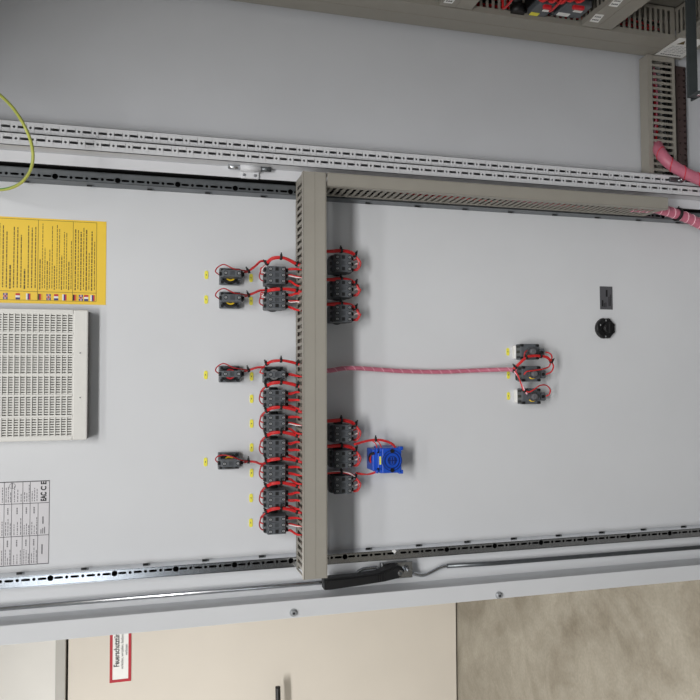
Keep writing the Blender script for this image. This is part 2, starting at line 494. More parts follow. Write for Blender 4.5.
# black swivel lever
mb = MB()
hy = -0.05
ou = [at(*q, hy) for q in ((324.5, 580), (330, 579), (360, 576), (378, 573.5), (384, 571), (392, 568), (398, 565.6), (402.5, 567.3), (404.6, 571), (403.5, 575.5), (399, 578.6), (385, 582), (360, 586), (330, 590.5), (325, 590.5))]
tmp = bmesh.new(); a = [tmp.verts.new((v.x, hy, v.z)) for v in ou]
f = tmp.faces.new(a); r = bmesh.ops.extrude_face_region(tmp, geom=[f])
bmesh.ops.translate(tmp, vec=(0, 0.024, 0), verts=[v for v in r['geom'] if isinstance(v, bmesh.types.BMVert)])
bmesh.ops.bevel(tmp, geom=[e for e in tmp.edges if e.calc_length() > 0.002 and all(abs(v.co.y - hy) < 1e-5 for v in e.verts)], offset=0.003, segments=2, affect='EDGES')
mb.merge(tmp, 'black')
for k in range(4):
    c = at(377.5 + k * 2.3, 578.4 - k * 0.35, hy - 0.0006); mb.box(c, (0.014, 0.002, 0.0012), 'black')
part(mb, 'lever_handle', leaf, 'long black plastic lever handle')
mb = MB(); c = at(400.3, 573, hy); mb.cyl((c.x, hy - 0.002, c.z), (c.x, hy + 0.001, c.z), 0.0052, 'steel', 18); mb.cyl((c.x, hy - 0.003, c.z), (c.x, hy - 0.001, c.z), 0.0032, 'zincdark', 6)
part(mb, 'screw', leaf)
c = at(397, 551, -0.03)
mb = MB(); mb.cyl((0.0 + 0.0, -0.035, c.z), (0.0, -0.028, c.z), 0.0052, 'steel', 16); mb.cyl((0.004, -0.034, c.z + 0.006), (0.004, -0.028, c.z + 0.006), 0.003, 'white', 12)  # small white disc is a painted glint beside the screw
part(mb, 'screw', leaf, 'bright screw with a painted white glint, set in the perforated rail')
for px, py in ((293.3, 612.5), (498.5, 595)):
    c = at(px, py, -0.048); mb = MB()
    mb.cyl((c.x, -0.0495, c.z), (c.x, -0.047, c.z), 0.0068, 'bolt', 20); mb.cyl((c.x, -0.054, c.z), (c.x, -0.049, c.z), 0.0050, 'bolt', 6, smooth=False); mb.cyl((c.x, -0.0545, c.z), (c.x, -0.0538, c.z), 0.0022, 'inkdark', 8)
    part(mb, 'bolt', leaf, 'zinc hexagon bolt')
mb = MB(); mb.span(0.674, 0.682, -0.012, 0.004, ZB, ZT, 'gapshade')  # black strip stands in for the shade of the hinge gap
part(mb, 'hinge_gap_shade', leaf, 'black strip standing for the shade in the hinge gap')

# cabinet post on the hinge side (stepped, two perforated faces) and the hinge strip
PT, PB = ZT, ZB
mb = MB()
mb.plate((0.7155, -0.060, PT), (0, 0, -1), (1, 0, 0), (0, -1, 0), hole_cells(PT, PB, -0.0115, 0.010, False, hr=0.0021, sl=0.0070, sw=0.0022, off=0.006), 0.0015, 'frame')
mb.plate((0.739, -0.046, PT), (0, 0, -1), (1, 0, 0), (0, -1, 0), hole_cells(PT, PB, -0.0135, 0.0105, False, hr=0.0021, sl=0.0070, sw=0.0022, off=0.0115), 0.0015, 'frame')
mb.span(0.7235, 0.7255, -0.060, -0.0, PB, PT, 'frame')
mb.span(0.704, 0.7053, -0.060, -0.028, PB, PT, 'frame')
mb.span(0.7485, 0.7498, -0.046, 0.0, PB, PT, 'frame')
mb.span(0.705, 0.749, -0.008, -0.004, PB, PT, 'gapshade')  # black backing painted in as shade behind the slots
part(mb, 'frame_post', cab, 'light grey frame post with two rows of slots')
mb = MB(); mb.span(0.684, 0.704, -0.031, -0.028, PB, PT, 'frame', 0.001); mb.span(0.682, 0.6845, -0.031, 0.02, PB, PT, 'gapshade')  # second sheet is black to paint the shade of the gap
part(mb, 'hinge_strip', cab)
# hinge
h0 = at(232, 171, -0.034); h1 = at(259, 177, -0.034)
hz0, hz1 = at(241, 171, -0.036).z, at(259, 171, -0.036).z
mb = MB()
mb.span(0.683, 0.7, -0.036, -0.031, hz1, hz0, 'frame', 0.0012)
za, zb = at(228, 164, -0.04).z, at(271, 168, -0.04).z
mb.cyl((0.7005, -0.040, za), (0.7005, -0.040, hz0 + 0.002), 0.0045, 'zinc', 14)
mb.cyl((0.7005, -0.040, hz1 - 0.002), (0.7005, -0.040, zb), 0.0045, 'zincdark', 14)
mb.cyl((0.7005, -0.040, hz0 + 0.002), (0.7005, -0.040, hz1 - 0.002), 0.0062, 'frame', 16)
mb.span(0.694, 0.7005, -0.040, -0.033, hz1, hz0, 'frame')
hinge = part(mb, 'hinge', cab, 'white two-screw hinge with zinc pins')
for px in (244.2, 255.2):
    c = at(px, 173.5, -0.036); mb = MB(); mb.cyl((0.6885, -0.0375, c.z), (0.6885, -0.035, c.z), 0.0028, 'zinc', 12); part(mb, 'screw', hinge)
# side wall, mounting plate, roof, bottom
mb = MB(); mb.span(0.7495, 1.10, 0.0, 0.002, ZB, ZT, 'side'); part(mb, 'side_panel', cab, 'unseen far side panel, added to shade the interior')
mb = MB(); mb.span(1.082, 1.085, -0.78, -0.012, ZB + 0.05, ZT - 0.06, 'plate'); part(mb, 'mounting_plate', cab, 'zinc mounting plate')
mb = MB(); mb.span(0.70, 1.12, -0.80, 0.004, ZT, ZT + 0.003, 'side'); part(mb, 'roof_panel', cab)
mb = MB(); mb.span(0.70, 1.12, -0.80, 0.004, 0.0, ZB, 'side'); part(mb, 'plinth', cab)
mb = MB(); mb.span(1.10, 1.12, -0.80, 0.004, ZB, ZT, 'side'); part(mb, 'back_panel', cab)

mb = MB(); mb.span(0.70, 1.12, -0.804, -0.800, ZB, ZT, 'side'); part(mb, 'side_panel', cab, 'unseen far side panel, added to shade the interior')  # far side, out of view, added to block light from the interior

# ------------------------------------------------------------- wiring ducts
def duct(name_label, origin, L, width, depth, udir, wdir, ndir, skip=(), pitch=0.0125, group=None, lid_over=0.0, sides=(0, 1)):
    """slotted wiring duct: origin at the middle of the base's start, running along udir; wdir across; ndir outwards"""
    o = Vector(origin); u, w, n = Vector(udir), Vector(wdir), Vector(ndir)
    root = empty('wiring_duct', o, name_label, 'cable duct', group)
    Mx = Matrix((u, w, n)).transposed()
    mb = MB()
    mb.box(o + u * L / 2 + n * 0.001, (L, width, 0.002), 'duct', rot=Mx)
    lip = 0.011
    nc = int(L / pitch)
    for sd in (-1, 1):
        cells = []
        for k in range(nc):
            a = k * pitch
            cells.append((a, a + pitch, 0.0, depth - 0.002, ('p', a + pitch / 2, (depth - lip + 0.009) / 2, 0.0036, (depth - lip - 0.009) / 2)))
        cells.append((nc * pitch, L, 0.0, depth - 0.002, None))
        mb.plate(o + w * sd * width / 2, u, n, w * sd, cells, 0.0016, 'duct')
    local(mb, 'channel', root)
    mb = MB()
    mb.box(o + u * L / 2 + n * (depth - 0.001), (L + lid_over, width + 0.003, 0.002), 'ductlid', 0.0007, rot=Mx)
    for sd in (-1, 1):
        mb.box(o + u * L / 2 + n * (depth - lip / 2) + w * sd * (width / 2 + 0.0011), (L + lid_over, 0.0016, lip), 'ductlid', rot=Mx)
    if width > 0.035: mb.box(o + u * L / 2 + n * (depth + 0.0002) , (L + lid_over, 0.0008, 0.0006), 'duct', rot=Mx)
    local(mb, 'lid', root)
    return root


DG = 'grey slotted cable ducts'
HZ = (1.3617 + 1.402) / 2
duct('wide grey slotted duct crossing the middle of the door, wires entering one side', (-0.0145, -0.0305, HZ), 0.698, 0.0375, 0.0745, (1, 0, 0), (0, 0, 1), (0, -1, 0))
duct('long grey slotted duct along the hinge edge of the door, ending at the pink hose', (0.6715, -0.0305, 1.3592), 0.70, 0.0200, 0.0760, (0, 0, -1), (1, 0, 0), (0, -1, 0))
# inside the cabinet: mounting-plate ducts have their lids facing -X
MPX = 1.082
vd = duct('long grey duct inside the cabinet, along the top edge of the photo', (MPX, -0.058, 2.02), 2.02 - 0.625, 0.074, 0.070, (0, 0, -1), (0, 1, 0), (-1, 0, 0))


def mp_duct(label, z0, z1, y0):
    return duct(label, (MPX, y0, (z0 + z1) / 2), 0.74 + y0, abs(z1 - z0) - 0.003, 0.070, (0, -1, 0), (0, 0, 1), (-1, 0, 0))


d1 = mp_duct('grey duct with one white sticker, left of the black breakers at the top edge', 1.145, 1.081, -0.101)
d2 = mp_duct('grey duct with two white stickers on its lid, right of the black switchgear', 0.846, 0.780, -0.101)
d3 = mp_duct('grey duct carrying the large white warning sticker, top right corner of the photo', 0.622, 0.551, -0.021)


def lid_sticker(root, pts, m, name='sticker'):
    mb = MB(); ps = [atx(px, py, 1.0115) for px, py in pts]
    mb.prism([(1.0118, q.y, q.z) for q in ps], (-0.0006, 0, 0), m)
    return ps, local(mb, name, root)


def strip_text(root, ps, n, m, name='printing', rows=(0.3, 0.7), th=0.07):
    """rows of small printed marks on a lid sticker given by its 4 corners"""
    a, b_, c, d = ps; mb = MB()
    for t in rows:
        l0 = a.lerp(d, t); l1 = b_.lerp(c, t)
        for k in range(n):
            u0 = 0.12 + 0.76 * k / n; u1 = u0 + 0.76 / n * 0.7
            q0, q1 = l0.lerp(l1, u0), l0.lerp(l1, u1); dv = (d - a) * th
            mb.prism([(1.0112, q.y, q.z) for q in (q0 - dv, q1 - dv, q1 + dv, q0 + dv)], (-0.0003, 0, 0), m)
    return local(mb, name, root)


ps, _ = lid_sticker(d1, [(443.5, 2.6), (452, 3.6), (458, -3.6), (449, -4.5)], 'paper'); strip_text(d1, ps, 3, 'inkdark')
ps, _ = lid_sticker(d2, [(589.5, 21.3), (598, 22.5), (604.2, 15), (595.6, 14)], 'paper'); strip_text(d2, ps, 4, 'inkgrey')
ps, _ = lid_sticker(d2, [(608.5, 5.8), (617, 7), (624, -1), (615.4, -2)], 'paper'); strip_text(d2, ps, 4, 'inkgrey')
ps, _ = lid_sticker(d3, [(655, 54.5), (682, 58.2), (706, 40), (679.5, 38)], 'paper', 'warning_sticker')
strip_text(d3, ps, 5, 'greylens', rows=(0.24, 0.32, 0.40, 0.48, 0.56), th=0.012)
strip_text(d3, ps, 9, 'inkgrey', rows=(0.1,), th=0.02)
a, b_, c_, d_ = ps
q = lambda s_, t: a.lerp(d_, t).lerp(b_.lerp(c_, t), s_)
mb = MB(); mb.prism([(1.0112, v.y, v.z) for v in (q(0.2, 0.68), q(0.45, 0.7), q(0.33, 0.88))], (-0.0004, 0, 0), 'ink')
tri = [q(0.18, 0.71), q(0.42, 0.72), q(0.3, 0.87)]
tag(local(mb, 'warning_triangle', d3), 'small warning triangle')

# short duct lying across the side panel with its lid facing up, below it a perforated rail
xd = duct('narrow grey duct across the cabinet side panel, pink hose leaving its slots', (0.752, -0.018, 0.570), 0.258, 0.0225, 0.072, (1, 0, 0), (0, 1, 0), (0, 0, 1))
mb = MB()
cells = []
for k in range(10):
    a0 = k * 0.025
    cells += [(a0, a0 + 0.0125, -0.0175, -0.008, ('r', a0 + 0.006, -0.0128, 0.0022, 0.0022)), (a0, a0 + 0.0125, 0.008, 0.0175, ('r', a0 + 0.006, 0.0128, 0.0022, 0.0022)),
              (a0, a0 + 0.025, -0.008, 0.008, ('c', a0 + 0.006, 0, 0.0017, 0.0017)),
              (a0 + 0.0125, a0 + 0.025, -0.0175, -0.008, ('r', a0 + 0.0188, -0.0128, 0.0022, 0.0022)), (a0 + 0.0125, a0 + 0.025, 0.008, 0.0175, ('r', a0 + 0.0188, 0.0128, 0.0022, 0.0022))]
rz = 0.5505
mb.plate((0.7505, -0.016, rz), (1, 0, 0), (0, 0, 1), (0, -1, 0), cells, 0.0014, 'brown')
mb.span(0.7505, 1.0005, -0.016, 0.0, rz + 0.0170, rz + 0.0180, 'brown'); mb.span(0.7505, 1.0005, -0.016, 0.0, rz - 0.0175, rz - 0.016, 'brown')
mb.span(0.7505, 1.0005, -0.003, -0.001, rz - 0.016, rz + 0.016, 'gapshade')  # black backing stands for the shade inside the rail's holes
tag(mb.build('mounting_rail', origin=(0.87, 0, rz)), 'dark perforated steel rail beside the narrow duct on the side panel', 'rail')

# dark flat bracket in front of the lower duct
by = -0.25
ba, bb, bc, bd = at(683, -4, by), at(695, -4, by), at(687, 98, by), at(696.5, 95, by)
br = empty('support_bracket', (ba.x, by, ba.z), 'dark painted flat steel bracket with a bent foot, top right corner', 'bracket')
mb = MB()
zc0, zc1 = bc.z, bd.z
mb.span(bc.x, 1.0815, by - 0.004, by, bd.z, bc.z, 'barpaint', 0.0006)
mb.span(bc.x, 1.0815, by, by + 0.012, bd.z, bd.z + 0.003, 'barpaint', 0.0006)
local(mb, 'arm', br)
mb = MB(); mb.box((bc.x + 0.0015, by - 0.014, (bc.z + bd.z) / 2), (0.003, 0.028, bc.z - bd.z), 'barpaint', 0.0006)
mb.cyl((bc.x - 0.001, by - 0.018, (bc.z + bd.z) / 2), (bc.x + 0.0045, by - 0.018, (bc.z + bd.z) / 2), 0.0035, 'zinc', 12)
local(mb, 'foot', br)

# black switchgear on the mounting plate between the two ducts
def breaker(label, pxa, pya, pxb, pyb, top, extra):
    X0 = 1.026
    A = atx(pxa, pya, X0); B = atx(pxb, pyb, X0)
    z1, z0 = A.z, B.z
    y1 = A.y - 0.004; y0 = y1 - 0.085
    root = empty('circuit_breaker', (MPX, (y0 + y1) / 2, (z0 + z1) / 2), label, 'switchgear', 'black switchgear between the cabinet ducts')
    mb = MB(); mb.span(X0 + 0.004, MPX, y0, y1, z0, z1, 'black', 0.002)
    mb.span(X0 - 0.008, X0 + 0.006, y0 + 0.02, y1 - 0.02, z0 + 0.002, z1 - 0.002, 'dark', 0.002)
    for k in range(3):
        zc = z0 + (k + 0.5) * (z1 - z0) / 3
        mb.box((X0 + 0.004, y1 - 0.008, zc), (0.006, 0.012, (z1 - z0) / 4), 'dark', 0.001)
    local(mb, 'housing', root)
    mb = MB(); zc = z0 + (z1 - z0) * 0.5
    mb.box((X0 - 0.010, (y0 + y1) / 2 - 0.018, zc), (0.008, 0.008, (z1 - z0) * 0.4), 'redlens', 0.002); tag(local(mb, 'toggle', root), 'red toggle')
    mb = MB(); mb.box((X0 - 0.0085, y1 - 0.028, zc + (z1 - z0) * 0.2), (0.0012, 0.010, (z1 - z0) * 0.42), extra); local(mb, 'marking_label', root)
    mb = MB(); mb.box((X0 - 0.0085, y1 - 0.045, zc - (z1 - z0) * 0.15), (0.0012, 0.006, (z1 - z0) * 0.3), 'paper'); local(mb, 'marking_label', root)
    return root


breaker('black circuit breaker with a yellow marker, beside the black knob at the top edge', 520, 17, 540, 19, 0, 'tag')
breaker('black circuit breaker with white markers, at the top edge left of the two-sticker duct', 546, 17, 573, 20.5, 0, 'paper')
mb = MB(); c = atx(517, 8, 1.03)
mb.cyl((1.082, c.y, c.z), (1.035, c.y, c.z), 0.010, 'black', 18); mb.cyl((1.035, c.y, c.z), (1.018, c.y, c.z), 0.014, 'black', 10)
tag(mb.build('rotary_knob', origin=(1.082, c.y, c.z)), 'round black knob on the mounting plate beside the red wire, at the top edge', 'knob')
mb = MB()
for k, (q0, q1) in enumerate((((501.5, 11), (514, -3)), ((548, 14), (563, -2)))):
    A, B = atx(*q0, 1.016), atx(*q1, 1.012)
    mb = MB(); mb.tube(spline([(1.075, A.y - 0.002, A.z), (1.03, A.y - 0.006, A.z), A.lerp(B, 0.2), B, (1.03, B.y - 0.06, B.z)], 6), 0.0022, 'red', 8)
    tag(mb.build('red_wire', origin=A), ('single red wire left of the black knob at the top edge', 'red wire crossing the breaker with white markers at the top edge')[k], 'wire', 'red wires inside the cabinet')
mb = MB()
for k in range(5):
    c = atx(540 + k * 9, -4.0 + (k % 3), 1.022)
    mb.tube(spline([(1.06, c.y + 0.006, c.z + 0.006), (1.016, c.y, c.z), (1.012, c.y - 0.02, c.z - 0.006), (1.03, c.y - 0.06, c.z)], 6), 0.0032, 'red', 8)
tag(mb.build('red_wires', origin=atx(550, 0, 1.02)), 'loose red wires looping over the black breakers at the top edge', 'wire', kind='stuff')

# -------------------------------------------------------------- pink hoses
def hose(path, r, label, seam='pinklight', pitch=0.02, tie=None, name='spiral_hose', fromf=0.0, tr=1.13):
    pth = spline(path, 14); c = pth[0]
    root = empty(name, c, label, 'cable hose')
    mb = MB(); mb.tube(pth, r, 'pink', 18); local(mb, 'sleeve', root)
    fr = frames(pth); mb = MB(); L = [0]
    for k in range(1, len(pth)): L.append(L[-1] + (pth[k] - pth[k - 1]).length)
    pts = []; n = int(L[-1] / pitch * 14)
    for k in range(n):
        s = L[-1] * k / n; i = max(j for j in range(len(L)) if L[j] <= s); i = min(i, len(L) - 2)
        t = (s - L[i]) / (L[i + 1] - L[i]); p = pth[i].lerp(pth[i + 1], t); _, tt, u, w = fr[i]
        a = 2 * pi * s / pitch
        pts.append(p + (u * cos(a) + w * sin(a)) * (r * 1.0))
    mb.tube(pts, r * 0.075 + 0.0002, seam, 6); local(mb, 'spiral_seam', root)
    if tie is not None:
        mb = MB(); ring_tie(mb, pth, tie, r * 1.12, 0.005, 0.01); local(mb, 'cable_tie', root)
    return root


hose([at(657, 144, -0.012), at(657.5, 147.5, -0.028), at(661, 153.5, -0.045), at(669, 163, -0.056), at(684, 172.5, -0.064), at(702, 180.5, -0.075), at(718, 186, -0.085)], 0.0118,
     'thick pink spiral hose curving out of the narrow duct across the frame post', 'pinkred', 0.033)
hose([Vector((0.6715, -0.066, 0.715)), Vector((0.6715, -0.066, 0.685)), Vector((0.6710, -0.066, 0.652)), at(685, 217, -0.063), at(702, 225, -0.062), at(718, 232, -0.062)], 0.0105,
     'pink spiral hose with a black tie leaving the end of the hinge-edge duct', 'pinklight', 0.017, tie=0.55)
hose([at(318, 370.5, -0.05), at(330, 370.5, -0.04), at(345, 368.3, -0.03), at(365, 368.6, -0.02), at(400, 371, -0.012), at(440, 371.8, -0.010), at(475, 370.5, -0.012), at(505, 369.5, -0.03), at(517, 370, -0.04)], 0.0042,
     'thin pink spiral hose lying on the door from the wide duct to three lamps', 'pinklight', 0.02, tie=0.965)

# ------------------------------------------------- stickers and marks on the door
# yellow sheet
yx0, yx1 = 0.4540, 0.5995; yz0, yz1 = 1.7295, 1.935
ys = empty('instruction_sheet', ((yx0 + yx1) / 2, 0, yz0), 'yellow instruction sheet with flags and rows of small print, above the filter grille', 'sheet')
mb = MB(); mb.span(yx0, yx1, -0.0006, -0.0001, yz0, yz1, 'yellow'); local(mb, 'sheet', ys)
mb = MB()
inx0, inx1 = at(96.5, 301.8).x, at(97, 223).x
zr = at(96.5, 260).z; colx = at(60, 292.3).x
sec = [zr, at(73, 260).z, at(38, 260).z, yz1 - 0.003]
for z in sec: mb.span(inx0, inx1, -0.0009, -0.0006, z - 0.0003, z + 0.0003, 'ink')
for x in (inx0, inx1, colx): mb.span(x - 0.0003, x + 0.0003, -0.0009, -0.0006, sec[0], sec[-1], 'ink')
local(mb, 'ruled_lines', ys)
mb = MB(); rnd = random.Random(3)
flags = []
for si in range(3):
    za, zb = sec[si], sec[si + 1]; fpos = [[95.5, 84.5 + 0.8, 80, 76][i] for i in range(4)]
    nrow = 8 if si == 0 else (14 if si == 1 else 16); pitch = (zb - za) / (nrow + 0.6); grp = nrow // 4
    for r_ in range(nrow):
        z = za + pitch * (r_ + 0.7); head = (nrow - 1 - r_) % grp == 0
        x = colx + 0.004 + (0.002 if not head else 0); xe = inx1 - 0.006 - (rnd.random() * 0.05 if (rnd.random() < 0.45) else rnd.random() * 0.012)
        if head and grp > 2: xe = x + 0.03 + rnd.random() * 0.03
        while x < xe:
            w = min(0.002 + rnd.random() * 0.006, xe - x + 0.001)
            mb.span(x, x + w, -0.0009, -0.0006, z - pitch * (0.13 if not head else 0.2), z + pitch * (0.13 if not head else 0.2), 'ink'); x += w + 0.0012
    for fi in range(4): flags.append((fi, si))
local(mb, 'small_print', ys)
fx = (at(60, 297.4).x); fw, fh = 0.0105, 0.0068
fpx = {0: (94.4, 86, 81, 75.2), 1: (64.5, 56.3, 48.3, 40.5), 2: (28.3, 17.8, 5.5, -2)}
# reading order in the photo from right to left in each section: tricolour, vertical tricolour, cross, black-red-gold
for si in range(3):
    zl = [at(px, 297, 0).z for px in ((92.5, 86.2, 80.9, 75) if si == 0 else (64.4, 56.2, 48.6, 40.3) if si == 1 else (28.3, 17.8, 5.4, -3))]
    for fi, z in enumerate(zl):
        mb = MB(); F = lambda u0, u1, v0, v1, m, lift=0: mb.span(fx + (u0 - 0.5) * fw, fx + (u1 - 0.5) * fw, -0.0010 - lift, -0.0006, z + (v0 - 0.5) * fh, z + (v1 - 0.5) * fh, m)
        if fi == 0:
            F(0, 1, 0.66, 1, 'paper'); F(0, 1, 0.33, 0.66, 'flagblue'); F(0, 1, 0, 0.33, 'flagred')
        elif fi == 1:
            F(0, 0.33, 0, 1, 'flagblue'); F(0.33, 0.66, 0, 1, 'paper'); F(0.66, 1, 0, 1, 'flagred')
        elif fi == 2:
            F(0, 1, 0, 1, 'flagblue'); F(0.36, 0.64, 0, 1, 'paper', 0.0001); F(0, 1, 0.32, 0.68, 'paper', 0.0001); F(0.42, 0.58, 0, 1, 'flagred', 0.0002); F(0, 1, 0.42, 0.58, 'flagred', 0.0002)
        else:
            F(0, 1, 0.66, 1, 'black'); F(0, 1, 0.33, 0.66, 'flagred'); F(0, 1, 0, 0.33, 'gold')
        local(mb, 'flag', ys)

# rating plate sticker
ix0, ix1, iz0, iz1 = 0.0170, 0.1560, 1.8166, 1.99
idp = empty('rating_label', ((ix0 + ix1) / 2, 0, iz0), 'silver rating label with ruled boxes and a CE mark, lower left of the door', 'label')
mb = MB(); mb.span(ix0, ix1, -0.0006, -0.0001, iz0, iz1, 'foil'); local(mb, 'label_sheet', idp)
mb = MB()
def I(px, py): return at(px, py, 0)
for (px0, py0, px1, py1) in ((0.5, 483, 49, 480.5), (0, 504.5, 49, 502.5), (0, 537.5, 48.5, 534.5), (0, 566, 47, 563.5)):
    A = I((px0 + px1) / 2, (py0 + py1) / 2); mb.span(A.x - 0.0005, A.x + 0.0005, -0.0009, -0.0006, iz0, iz1, 'inkgrey')
for i_, px in enumerate((38, 30, 22.5, 11.5, 4, -8)):
    A = I(px, 520); mb.span(I(px, 503.5).x if i_ in (0,) else ix0, ix1 if i_ else I(38, 536).x, -0.0009, -0.0006, A.z - 0.0004, A.z + 0.0004, 'inkgrey') if False else mb.span(ix0, I(px, 482).x if i_ else I(px, 503).x, -0.0009, -0.0006, A.z - 0.0004, A.z + 0.0004, 'inkgrey')
for q in ((ix0, ix0 + 0.0006, iz0, iz1), (ix1 - 0.0006, ix1, iz0, iz1), (ix0, ix1, iz0, iz0 + 0.0006)):
    mb.span(q[0], q[1], -0.0009, -0.0006, q[2], q[3], 'inkgrey')
local(mb, 'ruled_lines', idp)
mb = MB(); rnd = random.Random(11)
cols_px = [(38, 30), (30, 22.5), (22.5, 11.5), (11.5, 4), (4, -8)]
rows_px = [(482, 503), (504, 536), (537.5, 565)]
for (ca, cb) in cols_px:
    for (ra, rb) in rows_px:
        xa, xb = I(20, rb).x + 0.002, I(20, ra).x - 0.003; z1_, z0_ = I(cb, 520).z, I(ca, 520).z
        nl = 3
        for k in range(nl):
            z = z0_ + (z1_ - z0_) * (k + 0.5) / (nl + 0.3); x = xa; xe = xa + (xb - xa) * (0.4 + rnd.random() * 0.55) * (0.62 if rb > 505 else 1)
            while x < xe:
                w = 0.0015 + rnd.random() * 0.004; mb.span(x, x + w, -0.0009, -0.0006, z - 0.0005, z + 0.0005, 'inkgrey'); x += w + 0.0014
        if rb > 505:
            xm = xa + (xb - xa) * 0.72; zm = (z0_ + z1_) / 2; [mb.span(xm + 0.0028 * k_, xm + 0.0028 * k_ + 0.002, -0.0009, -0.0006, zm - 0.0009, zm + 0.0009, 'inkgrey') for k_ in range(4)]
for (px, py, w) in ((43, 520, 0.012), (42, 549, 0.016)):
    A = I(px, py); mb.span(A.x - w / 2, A.x + w / 2, -0.0009, -0.0006, A.z - 0.0009, A.z + 0.0009, 'inkgrey')
for k in range(3):
    A = I(41 + k * 1.8, 531); mb.span(A.x - 0.004, A.x + 0.003 + 0.002 * k, -0.0009, -0.0006, A.z - 0.0006, A.z + 0.0006, 'inkgrey')
local(mb, 'small_print', idp)
A = I(44.0, 485.8); tag(text('C E', 0.0115, (A.x - idp.location.x, -0.0010, A.z - idp.location.z), 'inkdark', idp, 'mark', bold=0.0004, xs=0.86), 'bold CE mark')
A = I(43.9, 496.5); tag(text('EAC', 0.0118, (A.x - idp.location.x, -0.0010, A.z - idp.location.z), 'inkdark', idp, 'mark', bold=0.0005, xs=0.68), 'square letter mark')
A = I(12.5, 486); mb = MB()
for k in range(24):
    a0 = 2 * pi * k / 24; a1 = 2 * pi * (k + 1) / 24
    mb.face([(A.x + r_ * cos(t), -0.0010, A.z + r_ * sin(t)) for r_, t in ((0.0048, a0), (0.0048, a1), (0.0042, a1), (0.0042, a0))], 'inkgrey')
mb.span(A.x - 0.0042, A.x + 0.0042, -0.0010, -0.0007, A.z - 0.0003, A.z + 0.0003, 'inkgrey')
local(mb, 'round_mark', idp)

# dark nameplate and round plug on the lower door
c = at(606, 298); w2 = abs(at(606, 286.5).x - at(606, 309.5).x) / 2; h2 = abs(at(600, 298).z - at(612.5, 298).z) / 2
npl = empty('nameplate', (c.x, 0, c.z), 'small dark grey nameplate above the black round knob', 'plate')
mb = MB(); mb.span(c.x - w2, c.x + w2, -0.0014, -0.0001, c.z - h2, c.z + h2, 'greyplate', 0.0004); local(mb, 'plate', npl)
mb = MB(); rnd = random.Random(5)
for k, (z, xa, xb, t) in enumerate(((0.62, -0.75, -0.2, 0.12), (-0.05, 0.1, 0.7, 0.14), (-0.4, -0.7, 0.1, 0.06), (-0.62, -0.7, 0.3, 0.05), (0.35, -0.8, -0.45, 0.05), (0.1, -0.8, -0.4, 0.05))):
    mb.span(c.x + xa * w2, c.x + xb * w2, -0.0017, -0.0013, c.z + (z - t) * h2, c.z + (z + t) * h2, 'black')
local(mb, 'printing', npl)
c = at(606, 328.2, -0.008); rk = 9.4 / 0.44 * 0.001
kn = empty('locking_knob', (c.x, 0, c.z), 'round black notched knob on the door below the dark nameplate', 'knob')
mb = MB(); mb.cyl((c.x, 0, c.z), (c.x, -0.009, c.z), rk * 1.0, 'black', 40, r1=rk * 0.94)
for k in range(8):
    a = 2 * pi * (k + 0.5) / 8; mb.box((c.x + cos(a) * rk * 0.93, -0.005, c.z + sin(a) * rk * 0.93), (0.0042, 0.009, 0.006), 'black', 0.001, rot=Matrix.Rotation(-a, 3, 'Y'))
local(mb, 'flange', kn)
mb = MB(); mb.cyl((c.x, -0.009, c.z), (c.x, -0.019, c.z), rk * 0.5, 'black', 24, r1=rk * 0.42)
mb.box((c.x, -0.019, c.z), (rk * 1.0, 0.008, 0.005), 'black', 0.001)
local(mb, 'core', kn)
for q in ((606, 320.5), (605.8, 336.5), (600.5, 325)):
    mb = MB(); v = at(*q, -0.0095); mb.box(v, (0.0035, 0.001, 0.0012), 'greylens'); tag(local(mb, 'notch_mark', kn), 'pale notch mark')

# ------------------------------------------------------------- filter grille
gx0, gx1, gz0, gz1 = 0.2245, 0.4420, 1.7555, 1.975
GY = -0.030
gr = empty('filter_grille', ((gx0 + gx1) / 2, 0, (gz0 + gz1) / 2), 'square light grey ventilation filter grille on the door below the yellow sheet', 'grille')
mb = MB()
bz = 0.0235  # border
zb1 = gz0 + bz
g0, g1 = gx0 + 0.006, gx1 - 0.006; gt = gz1 - bz
mb.span(gx0, gx1, GY, GY + 0.006, gz0, zb1, 'grille', 0.002); mb.span(gx0, gx1, GY, GY + 0.006, gt, gz1, 'grille', 0.002)
mb.span(gx0, g0, GY, GY + 0.006, zb1, gt, 'grille', 0.001); mb.span(g1, gx1, GY, GY + 0.006, zb1, gt, 'grille', 0.001)
mb.span(gx0 + 0.001, gx1 - 0.001, GY + 0.004, -0.0005, gz0 + 0.001, gz0 + 0.004, 'greyplate'); mb.span(gx0 + 0.001, gx1 - 0.001, GY + 0.004, -0.0005, gz1 - 0.004, gz1 - 0.001, 'greyplate')
mb.span(gx0 + 0.001, gx0 + 0.003, GY + 0.004, -0.0005, gz0 + 0.001, gz1 - 0.001, 'grille'); mb.span(gx1 - 0.003, gx1 - 0.001, GY + 0.004, -0.0005, gz0 + 0.001, gz1 - 0.001, 'greyplate')
local(mb, 'frame', gr)
mb = MB()
nz = 19; pz = (gt - zb1) / nz
for k in range(nz + 1):
    z = zb1 + k * pz; mb.span(g0, g1, GY + 0.0005, GY + 0.010, z - 0.0011, z + 0.0011, 'grille')
nx = 6
for k in range(nx + 1):
    x = g0 + (g1 - g0) * k / nx; mb.span(x - 0.0018, x + 0.0018, GY - 0.0002, GY + 0.009, zb1, gt, 'grille')
nl = 50; pl = (g1 - g0) / nl
for k in range(nl):
    x = g0 + (k + 0.5) * pl; mb.span(x - 0.00115, x + 0.00115, GY + 0.002, GY + 0.010, zb1, gt, 'grille')
local(mb, 'louvre_grid', gr)
mb = MB(); mb.span(g0, g1, GY + 0.0102, GY + 0.018, zb1, gt, 'filter'); tag(local(mb, 'filter_mat', gr), 'grey fibre filter mat')
